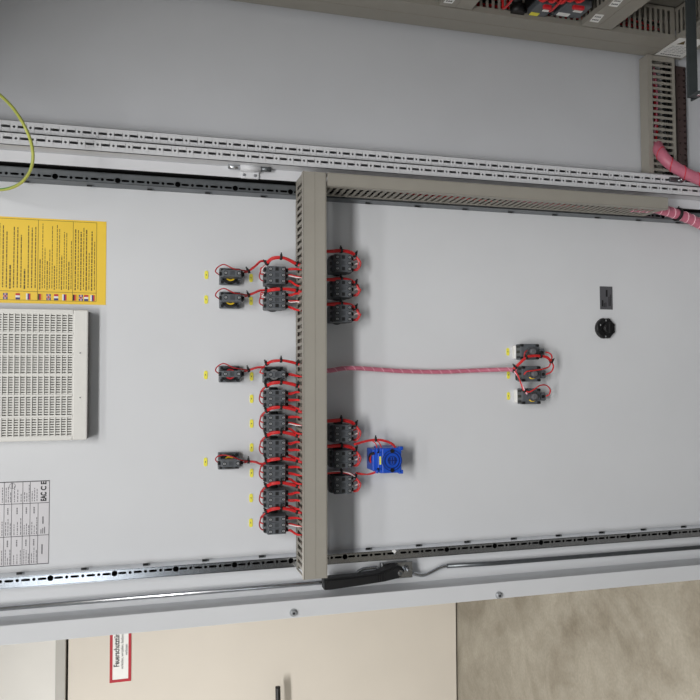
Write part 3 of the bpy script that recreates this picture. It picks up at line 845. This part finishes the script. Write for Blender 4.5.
for py in (353, 397.5):
    v = at(80.2, py, GY); mb = MB(); mb.cyl((v.x, GY - 0.0006, v.z), (v.x, GY + 0.001, v.z), 0.0026, 'grille', 14); mb.cyl((v.x, GY - 0.0008, v.z), (v.x, GY - 0.0002, v.z), 0.0012, 'inkgrey', 8)
    local(mb, 'screw', gr)

# ---------------------------------------------------------- contact blocks
def module(mb_done, root, xo, z_len=0.039, w=0.0100, y0=-0.016, y1=-0.052, ribs=False):
    """one contact module: stepped body with a black plunger and two sunk screws"""
    mb = MB()
    L = z_len / 2
    prof = [(-L, y0), (-L, y1 + 0.014), (-L + 0.003, y1 + 0.012), (-L + 0.003, y1 + 0.003), (-L + 0.005, y1), (L - 0.005, y1), (L - 0.003, y1 + 0.003), (L - 0.003, y1 + 0.012), (L, y1 + 0.014), (L, y0)]
    mb.prism([(xo - w / 2, y, z) for z, y in prof], (w, 0, 0), 'dark')
    if ribs:
        for k in (-1.5, -0.5, 0.5, 1.5): mb.box((xo, y1 - 0.0002, k * 0.0020), (w * 0.7, 0.0008, 0.0005), 'black')
    else:
        mb.box((xo, y1 - 0.0002, 0), (w * 0.62, 0.0012, 0.0058), 'black')
    for sd in (-1, 1):
        mb.cyl((xo, y1 + 0.0001, sd * 0.0115), (xo, y1 - 0.0005, sd * 0.0115), 0.0036, 'black', 14)
        mb.box((xo, (y1 + 0.013), sd * (L + 0.0008)), (w * 0.62, 0.007, 0.003), 'black', 0.0005)
    body = mb.build('contact_module', root)
    for sd in (-1, 1):
        mb = MB(); mb.cyl((xo, y1 - 0.0012, sd * 0.0115), (xo, y1 - 0.0004, sd * 0.0115), 0.0023, 'bolt', 12)
        mb.box((xo, y1 - 0.0013, sd * 0.0115), (0.0042, 0.0005, 0.0007), 'inkdark'); mb.build('terminal_screw', body)


def triple():
    root = empty('contact_block', (0, 0, 0))
    mb = MB(); mb.box((0, -0.008, 0), (0.031, 0.016, 0.036), 'dark', 0.002)
    mb.box((0.017, -0.012, 0.0), (0.006, 0.010, 0.016), 'black', 0.002)
    mb.cyl((0, -0.001, 0), (0, -0.004, 0), 0.0175, 'black', 24)
    mb.build('adapter', root)
    for k in (-1, 0, 1): module(None, root, k * 0.0106, ribs=(k == 0))
    return root


def single(lens):
    root = empty('contact_block', (0, 0, 0))
    mb = MB()
    mb.box((0, -0.007, 0), (0.0295, 0.013, 0.037), 'dark', 0.0015)
    for sx in (-1, 1):
        for sz in (-1, 1): mb.cyl((sx * 0.0108, -0.0142, sz * 0.0138), (sx * 0.0108, -0.0134, sz * 0.0138), 0.0028, 'black', 12)
    for k in range(28):
        a0, a1 = 2 * pi * k / 28, 2 * pi * (k + 1) / 28
        P = lambda r_, a, y: (r_ * cos(a), y, r_ * sin(a))
        mb.face([P(0.0145, a0, -0.0138), P(0.0145, a1, -0.0138), P(0.0125, a1, -0.0195), P(0.0125, a0, -0.0195)], 'black')
        mb.face([P(0.0125, a0, -0.0195), P(0.0125, a1, -0.0195), P(0.0095, a1, -0.0195), P(0.0095, a0, -0.0195)], 'black')
        mb.face([P(0.0095, a0, -0.0195), P(0.0095, a1, -0.0195), P(0.009, a1, -0.0136), P(0.009, a0, -0.0136)], 'black')
    for sd in (-1, 1): mb.box((0, -0.018, sd * 0.0165), (0.016, 0.012, 0.005), 'dark', 0.001)
    mb.build('adapter', root)
    mb = MB(); mb.cyl((0, -0.0134, 0), (0, -0.0185, 0), 0.0096, lens, 24); mb.cyl((0, -0.0185, 0), (0, -0.0195, 0), 0.0066, 'black', 24); tag(mb.build('lens_back', root), {'lens': 'yellow lens', 'redlens': 'red lens', 'greylens': 'grey ring'}[lens])
    module(None, root, 0, y0=-0.022, y1=-0.054, w=0.0112, ribs=True)
    return root


def place(root, px, py, h, label, group, cat='contact block'):
    v = at(px, py, -h); root.location = (v.x, 0, v.z); tag(root, label, cat, group)
    return root


GB = 'contact blocks on the back of the push buttons'
nth = ['topmost', 'second', 'third', 'fourth', 'fifth', 'sixth', 'seventh', 'eighth', 'bottom']
colA = [(231, 275, 'lens', 'single grey contact block with yellow lens, topmost of the leftmost column'),
        (231, 299, 'lens', 'single grey contact block with yellow lens, second of the leftmost column'),
        (230.6, 374, 'redlens', 'single grey contact block with red lens in the leftmost column'),
        (229.7, 462, 'lens', 'single grey contact block with yellow lens, lowest of the leftmost column')]
protos = {}
for px, py, ln, lb in colA:
    o = single(ln) if ln not in protos else copy_tree(protos[ln]); protos.setdefault(ln, o)
    place(o, px, py, 0.03, lb, GB)
tri0 = None
BY = [275.5, 300, 374.5, 398.6, 423.4, 448.5, 473.5, 499, 524.5]
BL = ['triple grey contact block left of the wide duct, topmost of its column',
      'triple grey contact block left of the wide duct, second from the top',
      'single grey contact block with a pale ring, right of the red-lensed block',
      'triple grey contact block left of the wide duct, directly below the pale-ringed block',
      'triple grey contact block left of the wide duct, second below the pale-ringed block',
      'triple grey contact block left of the wide duct, fourth from the bottom',
      'triple grey contact block beside the lowest yellow-lensed block, third from the bottom',
      'triple grey contact block left of the wide duct, second from the bottom',
      'triple grey contact block left of the wide duct, lowest of its column']
for py, lb in zip(BY, BL):
    if py == 374.5:
        o = single('greylens')
    else:
        o = triple() if tri0 is None else copy_tree(tri0)
        tri0 = tri0 or o
    place(o, 276.3, py, 0.045, lb, GB)
CY = [263.5, 288.8, 313.5, 433.5, 459, 484.5]
CL = ['triple contact block in the shadow right of the wide duct, topmost of the upper three',
      'triple contact block in the shadow right of the wide duct, middle of the upper three',
      'triple contact block in the shadow right of the wide duct, lowest of the upper three',
      'triple contact block right of the wide duct, topmost of the lower three',
      'triple contact block right of the wide duct, left of the blue unit',
      'triple contact block right of the wide duct, lowest of the lower three']
for py, lb in zip(CY, CL):
    place(copy_tree(tri0), 342.5, py, 0.045, lb, GB)


def lampblock(white=True):
    root = empty('lamp_holder', (0, 0, 0))
    mb = MB(); mb.box((0, -0.0235, -0.001), (0.031, 0.021, 0.040), 'dark', 0.0015)
    for sz in (-1, 1):
        for sx in (-1, 1): mb.box((sx * 0.0125, -0.034, sz * 0.017), (0.005, 0.004, 0.007), 'black', 0.0008)
    for k in range(3): mb.box((0.0105 - 0.0105 * k, -0.0235, 0.0192), (0.005, 0.012, 0.0012), 'black')
    mb.build('housing', root)
    if not white:
        mb = MB(); mb.box((0, -0.0066, -0.001), (0.027, 0.013, 0.037), 'black', 0.003); mb.build('button_collar', root)
    if white:
        mb = MB(); mb.box((0, -0.0066, 0.0005), (0.0275, 0.013, 0.0405), 'white', 0.003); tag(mb.build('button_collar', root), 'white collar')
    mb = MB(); mb.cyl((0, -0.033, -0.002), (0, -0.040, -0.002), 0.0092, 'greyplate', 20); mb.cyl((0, -0.040, -0.002), (0, -0.048, -0.002), 0.0075, 'inkgrey', 18, r1=0.005)
    mb.build('lamp_socket', root)
    mb = MB()
    mb.tube([(0.0095 * cos(a), -0.036, -0.002 + 0.0095 * sin(a)) for a in [pi * (0.75 + 0.5 * 2 * k / 10) for k in range(11)]], 0.0013, 'lens', 8)
    tag(mb.build('lens_rim', root), 'yellow lens rim')
    mb = MB(); mb.box((-0.001, -0.018, -0.028), (0.016, 0.022, 0.016), 'dark', 0.0015)
    mb.cyl((-0.001, -0.0295, -0.030), (-0.001, -0.0285, -0.030), 0.0035, 'black', 12); mb.box((-0.001, -0.016, -0.0375), (0.010, 0.012, 0.005), 'black', 0.001); mb.box((0, -0.008, -0.023), (0.012, 0.016, 0.010), 'black', 0.001)
    mb.build('side_terminal', root)
    return root


DL = ['black lamp holder with a white collar, topmost of the three at the hose end',
      'black lamp holder in the middle of the three at the hose end',
      'black lamp holder with a white collar, lowest of the three at the hose end']
lp = None
for i, (px, py) in enumerate(((529.5, 351.7), (531, 373.8), (531, 396.3))):
    o = lampblock(i == 0) if i < 2 else copy_tree(lp)
    if i == 0: lp = o
    place(o, px, py, 0.034, DL[i], 'lamp holders at the end of the pink hose', 'lamp holder')

# blue unit
bu = empty('control_unit', (0, 0, 0))
mb = MB()
mb.box((0, -0.026, -0.006), (0.046, 0.052, 0.038), 'blue', 0.002)
mb.box((0, -0.019, 0.020), (0.040, 0.038, 0.014), 'blue', 0.002)
mb.box((0, -0.036, 0.014), (0.042, 0.018, 0.010), 'blue', 0.0015)
for sx in (-1, 1):
    mb.box((sx * 0.0215, -0.047, -0.024), (0.007, 0.010, 0.008), 'blue', 0.001)
    for k in range(3): mb.box((sx * 0.0195, -0.044, 0.021 - 0.0068 * k), (0.0065, 0.010, 0.0038), 'blue', 0.0006); 
mb.build('housing', bu)
mb = MB()
for r0, r1_, mm in ((0.0192, 0.0178, 'bluedark'), (0.0178, 0.0165, 'blue'), (0.0146, 0.0134, 'bluedark'), (0.0085, 0.0076, 'bluedark')):
    for k in range(32):
        a0, a1 = 2 * pi * k / 32, 2 * pi * (k + 1) / 32
        P = lambda r_, a, y: (r_ * cos(a), y, -0.006 + r_ * sin(a))
        mb.face([P(r0, a0, -0.0535), P(r0, a1, -0.0535), P(r1_, a1, -0.0535), P(r1_, a0, -0.0535)], mm)
        mb.face([P(r0, a0, -0.0518), P(r0, a1, -0.0518), P(r0, a1, -0.0535), P(r0, a0, -0.0535)], mm)
        mb.face([P(r1_, a0, -0.0518), P(r1_, a1, -0.0518), P(r1_, a1, -0.0535), P(r1_, a0, -0.0535)], mm)
for k in range(3): mb.box((0, -0.0525, -0.006 + (k - 1) * 0.005), (0.012, 0.002, 0.0022), 'bluedark', 0.0004)
mb.box((0, -0.0525, -0.006), (0.0022, 0.0022, 0.018), 'bluedark', 0.0004)
mb.build('dial', bu)
for sx in (-1, 1):
    mb = MB(); mb.cyl((sx * 0.0175, -0.0525, -0.006), (sx * 0.0175, -0.0545, -0.006), 0.0038, 'black', 16); mb.build('screw', bu)
mb = MB(); mb.box((0, -0.0454, 0.0145), (0.015, 0.0008, 0.003), 'tag'); tag(mb.build('marking_label', bu), 'pale yellow marking strip')
mb = MB()
for sx in (-1, 1):
    for k in range(3): mb.box((sx * 0.0155, -0.0455, 0.0165 - 0.0068 * k + 0.002), (0.0045, 0.001, 0.004), 'black')
mb.build('terminals', bu)
place(bu, 388.5, 460.5, 0.05, 'bright blue control unit with a round dial, right of the wide duct', None, 'control unit')

# ------------------------------------------------------------ yellow tags
TAGS = [(206.3, 275, 'left of the topmost yellow-lensed block'), (206, 299.6, 'left of the second yellow-lensed block'),
        (205.7, 375, 'left of the red-lensed block'), (205.5, 462, 'left of the lowest yellow-lensed block'),
        (251, 278, 'left of the topmost triple block'), (251, 301, 'left of the second triple block'), (251.5, 376.5, 'left of the pale-ringed block'),
        (251.5, 398.8, 'directly below the tag of the pale-ringed block'), (251.5, 423.6, 'fifth in its column beside the wide duct'), (251.5, 447.5, 'fourth from the bottom of its column'),
        (251.5, 473, 'under the red wire of the lowest yellow-lensed block'), (251, 498, 'second from the bottom of its column'), (250.8, 522.8, 'lowest of its column'),
        (507.7, 351.8, 'left of the topmost lamp holder'), (508.2, 375, 'left of the middle lamp holder'), (508.3, 396, 'left of the lowest lamp holder')]
for px, py, wh in TAGS:
    v = at(px, py)
    rt = empty('marker_tag', (v.x, 0, v.z), 'small yellow marker tag on the door, ' + wh, 'tag', 'yellow marker tags')
    mb = MB(); mb.prism([(0.0046 * sg_ + 0.0032 * cos(a), -0.0001, 0.0032 * sin(a)) for sg_, a0 in ((1, -pi / 2), (-1, pi / 2)) for a in [a0 + pi * k / 8 for k in range(9)]], (0, -0.001, 0), 'tag'); mb.build('tag_plate', rt)
    mb = MB(); mb.box((0, -0.0014, 0), (0.0026, 0.0003, 0.0010), 'inkgrey'); mb.box((0.0012, -0.0014, 0.0006), (0.0012, 0.0003, 0.0006), 'inkgrey'); mb.build('printing', rt)

# --------------------------------------------------------------- wire bundles
WG = 'red wire bundles'


def bundle(label, pts, R, r, n, ties, ends=(), mats=('red', 'red', 'red', 'red', 'darkred'), group=WG, tier=None):
    path = spline([at(a, b_, -h) for a, b_, h in pts], 8)
    root = empty('wire_bundle', path[0], label, 'wires', group)
    mb = MB()
    strands(mb, path, R, r, n, mats, 2.2)
    for (mt_, e) in ends:
        mb.tube(spline([at(a, b_, -h) for a, b_, h in e], 7), r * 0.95, mt_, 6)
    local(mb, 'wires', root)
    for t in ties:
        mb = MB(); ring_tie(mb, path, t, tier or (R + r * 1.25)); local(mb, 'cable_tie', root)
    return root


# left of the duct: each bundle leaves the duct, arches over its block and splits at the block's left terminals
for i, yc in enumerate(BY):
    top = (i == 0); sgl = (yc == 374.5)
    gap = 12.5 if top else (10.5 if i in (1,) else 12.0 if sgl else 14.2)
    ys_ = yc - gap
    hi = -5.0 if top else (-1.5 if i not in (1, 6) else 0)
    main = [(303, ys_ + 3.0, 0.062), (297, ys_ + 1.2, 0.056), (290, ys_ + hi * 0.5 , 0.057), (281, ys_ - 0.4 + hi, 0.058), (272, ys_ + 0.2 + hi * 0.9, 0.055), (266.3, ys_ + 2 + hi * 0.2, 0.045)]
    ends = []
    for k, dy in enumerate((-6.3, -0.2, 6.0)):
        if sgl and k != 1: continue
        x0 = 262.6 - (0.8 * k)
        ends.append((('red', 'red', 'darkred')[k], [(266.3, ys_ + 2 + hi * 0.2, 0.038), (262.8 - k * 0.5, ys_ + 5.5, 0.036), (260.8 - k * 0.7, (ys_ + 5.5 + yc + dy) / 2 + 1, 0.034), (261.3, yc + dy - 1.4, 0.034), (265.8, yc + dy, 0.036)]))
    if top or i == 1:
        ends.append(('wirewhite', [(266, ys_ + 2, 0.038), (262.5, ys_ + 6, 0.04), (262.2, yc - 4, 0.038), (265.5, yc - 2, 0.037)]))
    if not top and i != 1 and not sgl: ends.append(('red', [(266.3, ys_ + 2, 0.036), (263.2, ys_ + 5, 0.032), (261.8, yc - 8, 0.030), (265.8, yc - 6, 0.034)]))
    nm = BL[i].replace('triple grey contact block left of the wide duct, ', '').replace('triple grey contact block ', '').replace('single grey contact block with a pale ring, right of the red-lensed block', 'pale-ringed one')
    words = {0: 'topmost triple block', 1: 'second triple block', 2: 'pale-ringed block', 3: 'first block below the pale-ringed one', 4: 'second block below the pale-ringed one', 5: 'third block below the pale-ringed one', 6: 'block beside the lowest yellow lens', 7: 'second block from the bottom', 8: 'lowest triple block'}[i]
    bundle('tied red wires arching from the duct over the ' + words, main, 0.0019 if not sgl else 0.0014, 0.00125, 6, (0.2, 0.6, 0.985), ends)
    # short wires from the right terminals into the slots
    mb = MB(); p_ = at(288, yc, -0.04)
    rt = empty('wire_tails', p_, 'short red wires joining the %s to the duct' % words, 'wires', 'short wires into the wide duct')
    for k, dy in enumerate((-6, 0.3, 6.3)):
        if sgl and k != 1: continue
        mt_ = 'wirewhite' if (k == 1 and i in (0, 1, 4, 8)) else 'red'
        ey = yc + dy + (3.5 if k == 2 else 1.5 * (k == 1) - 0.5)
        A, B, C_, D_ = at(286.5, yc + dy, -0.036), at(290.5, yc + dy + (1.2 if i % 2 else -0.4), -0.046), at(296.5, ey, -0.058), at(303, ey + 1, -0.066)
        for s_ in (0, 1):
            if mt_ == 'wirewhite' and s_: mt_ = 'red'
            off = Vector((0.0018 * (s_ - 0.5), 0, 0)); mb.tube(spline([A + off * 0.4, B + off * 1.4, C_ + off, D_], 6), 0.0011, mt_, 6)
    local(mb, 'wires', rt)

# links between the leftmost column and the bundles
for (px, py, ty, tx, kx) in ((231, 275, 259.5, 262.5, 0), (231, 299, 288.5, 262.5, 1), (230.6, 374, 365.5, 260.5, 2), (229.7, 462, 461.8, 262, 3)):
    lab = ['topmost yellow-lensed block', 'second yellow-lensed block', 'red-lensed block', 'lowest yellow-lensed block'][kx]
    sgn_ = -3 if kx < 3 else 1.0
    mid = (248.5, py - 3.8 if kx < 3 else 461.3, 0.034)
    path = [(tx + 4, ty + 1.5, 0.04), (tx - 2, ty + 2.0, 0.039), ((tx + 248.5) / 2, (ty + mid[1]) / 2 + 0.3, 0.037), mid, (244.5, mid[1] + 0.9, 0.034)]
    e1 = ('darkred', [(248.5, mid[1], 0.036), (241, mid[1] - 1.2, 0.05), (233, py - 6.5 if kx < 3 else 457, 0.058), (224, py - 10.5 if kx < 3 else 455, 0.052), (217.5, py - 7.5 if kx < 3 else 456.5, 0.044), (215.6, py - 3.3 if kx < 3 else 460, 0.038), (219, py - 0.3 if kx < 3 else 463.5, 0.036)])
    e2 = ('darkred' if kx != 1 else 'wirewhite', [(248.5, mid[1], 0.034), (245.5, mid[1] + 0.6, 0.034), (242, py - 1.0 if kx < 3 else 463, 0.036)])
    bundle('thin red wires looping round the %s in the leftmost column' % lab, path, 0.0011, 0.00115, 3, (0.75,), [e1, e2], mats=('red', 'darkred', 'red'), group='thin red wire loops', tier=0.0034)

# right of the duct
for i, yc in enumerate(CY):
    up = i < 3
    ys_ = yc - (13.0 if i == 3 else 9.5 if up else (13.2 if i == 4 else 12.0))
    if i == 0: ys_ = yc - 12.5
    main = [(318, ys_ + 1, 0.062), (329, ys_ + 0.5, 0.054), (341, ys_ - 0.3, 0.046), (350, ys_ + 1.2, 0.042), (355.8, ys_ + 4.5, 0.04)]
    ends = []
    for k, dy in enumerate((-4, 0.5, 5.5)):
        ends.append((('red', 'wirewhite', 'red')[k], [(355.8, ys_ + 4.5, 0.04), (358.8 - 0.3 * k, ys_ + 10, 0.039), (358.9 - k * 0.4, (ys_ + 10 + yc + dy) / 2 + 1.2, 0.038), (357.6 - k * 0.3, yc + dy - 0.5, 0.037), (353.2, yc + dy + 1, 0.037)]))
    ends.append(('red', [(355.8, ys_ + 4.5, 0.04), (360.0, ys_ + 10, 0.041), (360.6, yc + 1, 0.041), (357.5, yc + 6.5, 0.038), (353.2, yc + 7, 0.036)]))
    lab = ['topmost of the upper three shadowed blocks', 'middle of the upper three shadowed blocks', 'lowest of the upper three shadowed blocks', 'topmost of the lower three blocks', 'block left of the blue unit', 'lowest of the lower three blocks'][i]
    bundle('tied red wires right of the duct, round the ' + lab, main, 0.0021 if i != 5 else 0.0011, 0.0013, 6 if i != 5 else 3, (0.5, 0.96), ends, mats=('red', 'red', 'darkred', 'red', 'red', 'red') if i != 5 else ('red', 'wirewhite', 'red'))
# wires of the blue unit
bundle('red wires with one black tie arching onto the top of the blue unit', [(354, 444.5, 0.042), (364, 441.5, 0.042), (374.5, 440, 0.042), (384, 440.5, 0.045), (392, 443.8, 0.047), (396, 449, 0.046)], 0.0013, 0.00115, 3, (0.42,),
       [('red', [(374.5, 440, 0.042), (379, 442.5, 0.045), (381.5, 447.5, 0.044)]), ('red', [(372, 440.5, 0.042), (375.5, 443.5, 0.045), (377, 447.8, 0.044)])], group='wires of the blue unit')
bundle('red wires running to the lower left corner of the blue unit', [(356, 473, 0.04), (363, 474.2, 0.038), (370, 474, 0.038), (377, 471.5, 0.04)], 0.001, 0.0011, 2, (), (), group='wires of the blue unit', mats=('red', 'red'))
bundle('short red and black wire stub bent against the left side of the blue unit', [(374, 453, 0.04), (370.3, 455, 0.034), (370.0, 460, 0.028), (373, 464, 0.024), (376, 465, 0.022)], 0.0012, 0.0018, 3, (), (), group='wires of the blue unit', mats=('black', 'red', 'black'))
# wires of the lamp holders
bundle('red wires from the hose end looping round the topmost lamp holder',
       [(513.5, 369, 0.042), (518, 365, 0.046), (524, 359, 0.05), (529, 356.5, 0.053), (537, 356, 0.052), (546, 357, 0.048), (550.5, 360.5, 0.044), (551.2, 361.5, 0.043)], 0.0015, 0.0015, 3, (0.08, 0.35, 0.62, 0.985),
       [('darkred', [(524, 359, 0.05), (524.8, 353, 0.054), (527, 350.5, 0.052)]), ('red', [(551, 361, 0.043), (552, 357, 0.04), (550, 353.5, 0.034), (545.5, 352, 0.03)]),
        ('red', [(551, 361, 0.043), (549, 366.5, 0.044), (543, 369, 0.046), (534, 370.5, 0.05), (527, 371.5, 0.052), (524, 374.5, 0.046)]), ('red', [(551, 361, 0.043), (553.4, 366, 0.04), (551.5, 371.5, 0.034), (546, 374.5, 0.03)])], group='wires of the lamp holders')
bundle('pale red wire running from the hose end down to the lowest lamp holder',
       [(514.5, 371, 0.042), (518, 376, 0.044), (521.5, 384, 0.047), (524, 390, 0.05), (527, 394, 0.05)], 0.0010, 0.0014, 2, (0.8,),
       [('red', [(524, 390, 0.05), (529, 392, 0.054), (534, 389.5, 0.056), (540, 385.5, 0.052), (546, 385.2, 0.046), (550, 389, 0.04), (549.5, 394, 0.034), (546, 396.3, 0.03)])], mats=('red', 'pinklight'), group='wires of the lamp holders')

# wires inside the ducts, seen through the slots; black strands added as slot shade
mb = MB(); strands(mb, spline([(0.45, -0.07, HZ), (0.38, -0.074, HZ + 0.002), (0.2, -0.07, HZ - 0.001), (0.05, -0.072, HZ)], 12), 0.010, 0.0022, 9, ('red', 'darkred', 'red', 'wirewhite', 'red'), 3)
strands(mb, [Vector((0.66, -0.05, HZ)), Vector((0.3, -0.05, HZ + 0.001)), Vector((0.02, -0.05, HZ))], 0.009, 0.0026, 6, ('black', 'gapshade', 'darkred'), 3)  # black strands added to darken the slots
strands(mb, [Vector((0.47, -0.086, HZ)), Vector((0.3, -0.086, HZ + 0.001)), Vector((0.02, -0.086, HZ))], 0.009, 0.0024, 6, ('red', 'darkred', 'red'), 3)
strands(mb, [Vector((0.66, -0.086, HZ)), Vector((0.56, -0.086, HZ + 0.001)), Vector((0.475, -0.086, HZ))], 0.009, 0.0026, 6, ('black', 'gapshade'), 1)  # black filler strands standing for shade in the slots
tag(mb.build('duct_wires', origin=(0.3, -0.07, HZ)), 'red wires inside the wide duct, black strands added to darken its slots', 'wires')
mb = MB(); strands(mb, spline([(0.6715, -0.066, 1.34), (0.672, -0.064, 1.1), (0.671, -0.066, 0.85), (0.6715, -0.064, 0.74)], 12), 0.0062, 0.0026, 8, ('darkred', 'black', 'darkred', 'pink', 'black', 'red'), 4)
for yy in (-0.045, -0.084): strands(mb, [Vector((0.6715, yy, 1.34)), Vector((0.6715, yy, 1.0)), Vector((0.6715, yy, 0.73))], 0.0055, 0.0028, 5, ('black', 'gapshade', 'darkred'), 3)  # black strands put in so the slots stay dark
tag(mb.build('duct_wires', origin=(0.6715, -0.065, 1.0)), 'red and pink wires inside the hinge-edge duct, black strands added to darken slots', 'wires')
mb = MB(); strands(mb, spline([(0.99, -0.014, 0.614), (0.92, -0.014, 0.612), (0.85, -0.014, 0.614), (0.805, -0.015, 0.622)], 10), 0.005, 0.0018, 5, ('darkred', 'pink', 'black'), 2)
for zz in (0.592, 0.578, 0.628): strands(mb, [Vector((1.0, -0.017, zz)), Vector((0.88, -0.017, zz)), Vector((0.758 if zz < 0.6 else 0.82, -0.017, zz))], 0.0045, 0.0024, 5, ('black', 'gapshade', 'pink' if zz > 0.6 else 'black'), 3)  # black strands added to hide the lit back wall of the duct
tag(mb.build('duct_wires', origin=(0.9, -0.018, 0.61)), 'red and pink wires inside the narrow side-panel duct, black strands darkening its slots', 'wires')
mb = MB(); strands(mb, spline([(1.05, -0.06, 1.9), (1.05, -0.062, 1.4), (1.05, -0.058, 0.9), (1.05, -0.06, 0.64)], 12), 0.014, 0.0024, 8, ('red', 'darkred', 'black'), 5)  # black strands among the red ones added as slot shade
tag(mb.build('duct_wires', origin=(1.05, -0.06, 1.0)), 'red wires inside the mounting-plate duct, black ones added to darken its slots', 'wires')

# green-yellow earth wire
eb = empty('earth_wire', at(0, 96, -0.2), 'green and yellow earth wire looping in from the left edge across the frame post', 'wire')
pth = spline([at(*q) for q in ((-30, 76, -0.12), (-12, 86, -0.15), (0, 95, -0.17), (13, 108, -0.19), (24, 125, -0.20), (31, 142, -0.19), (33, 158, -0.17), (30, 171, -0.14), (22, 182, -0.11), (11, 188, -0.08), (-4, 190, -0.05), (-24, 188, -0.02))], 8)
mb = MB(); mb.tube(pth, 0.0023, 'green', 12); local(mb, 'sheath', eb)
mb = MB(); fr = frames(pth); mb.tube([p + (u * cos(0.25 * i) * 0.4 + w * 0.8).normalized() * 0.0012 for i, (p, t, u, w) in enumerate(fr)], 0.0015, 'greenstripe', 8); tag(local(mb, 'stripe', eb), 'green stripe')
# fastening screw on the post, by the upper pink hose
c = at(680.5, 180, -0.05); mb = MB()
mb.cyl((c.x, -0.046, c.z), (c.x, -0.052, c.z), 0.006, 'steel', 16); mb.cyl((c.x, -0.052, c.z), (c.x, -0.058, c.z), 0.004, 'steel', 8); mb.span(c.x - 0.005, c.x + 0.005, -0.05, -0.046, c.z - 0.004, c.z + 0.026, 'zincdark', 0.001)
part(mb, 'screw', cab, 'bright screw with a dark washer on the frame post')

# ------------------------------------------------------------------ light
def lamp(name, loc, sx, sy, power, rgb=(1.0, 0.987, 0.972)):
    ld = bpy.data.lights.new(name, 'AREA'); ld.shape = 'RECTANGLE'; ld.size = sx; ld.size_y = sy; ld.energy = power; ld.color = rgb
    o = bpy.data.objects.new(name, ld); COL.objects.link(o); o.location = loc
    return o


lamp('ceiling_lamp', (0.25, -2.12, 2.96), 1.6, 0.45, 80)
lamp('ceiling_lamp', (0.2, -1.3, 2.96), 1.4, 0.15, 8)
lamp('ceiling_lamp', (-1.9, 0.45, 2.96), 1.5, 0.25, 98)  # unseen lamp added to brighten the fire door wall and floor
w = bpy.data.worlds.new('world'); SC.world = w; w.use_nodes = True
w.node_tree.nodes['Background'].inputs[0].default_value = (0.8, 0.85, 0.9, 1); w.node_tree.nodes['Background'].inputs[1].default_value = 0.05
SC.view_settings.view_transform = 'Standard'; SC.view_settings.look = 'None'; SC.view_settings.gamma = 1.0; SC.view_settings.use_curve_mapping = False
SC.view_settings.exposure = 0.0
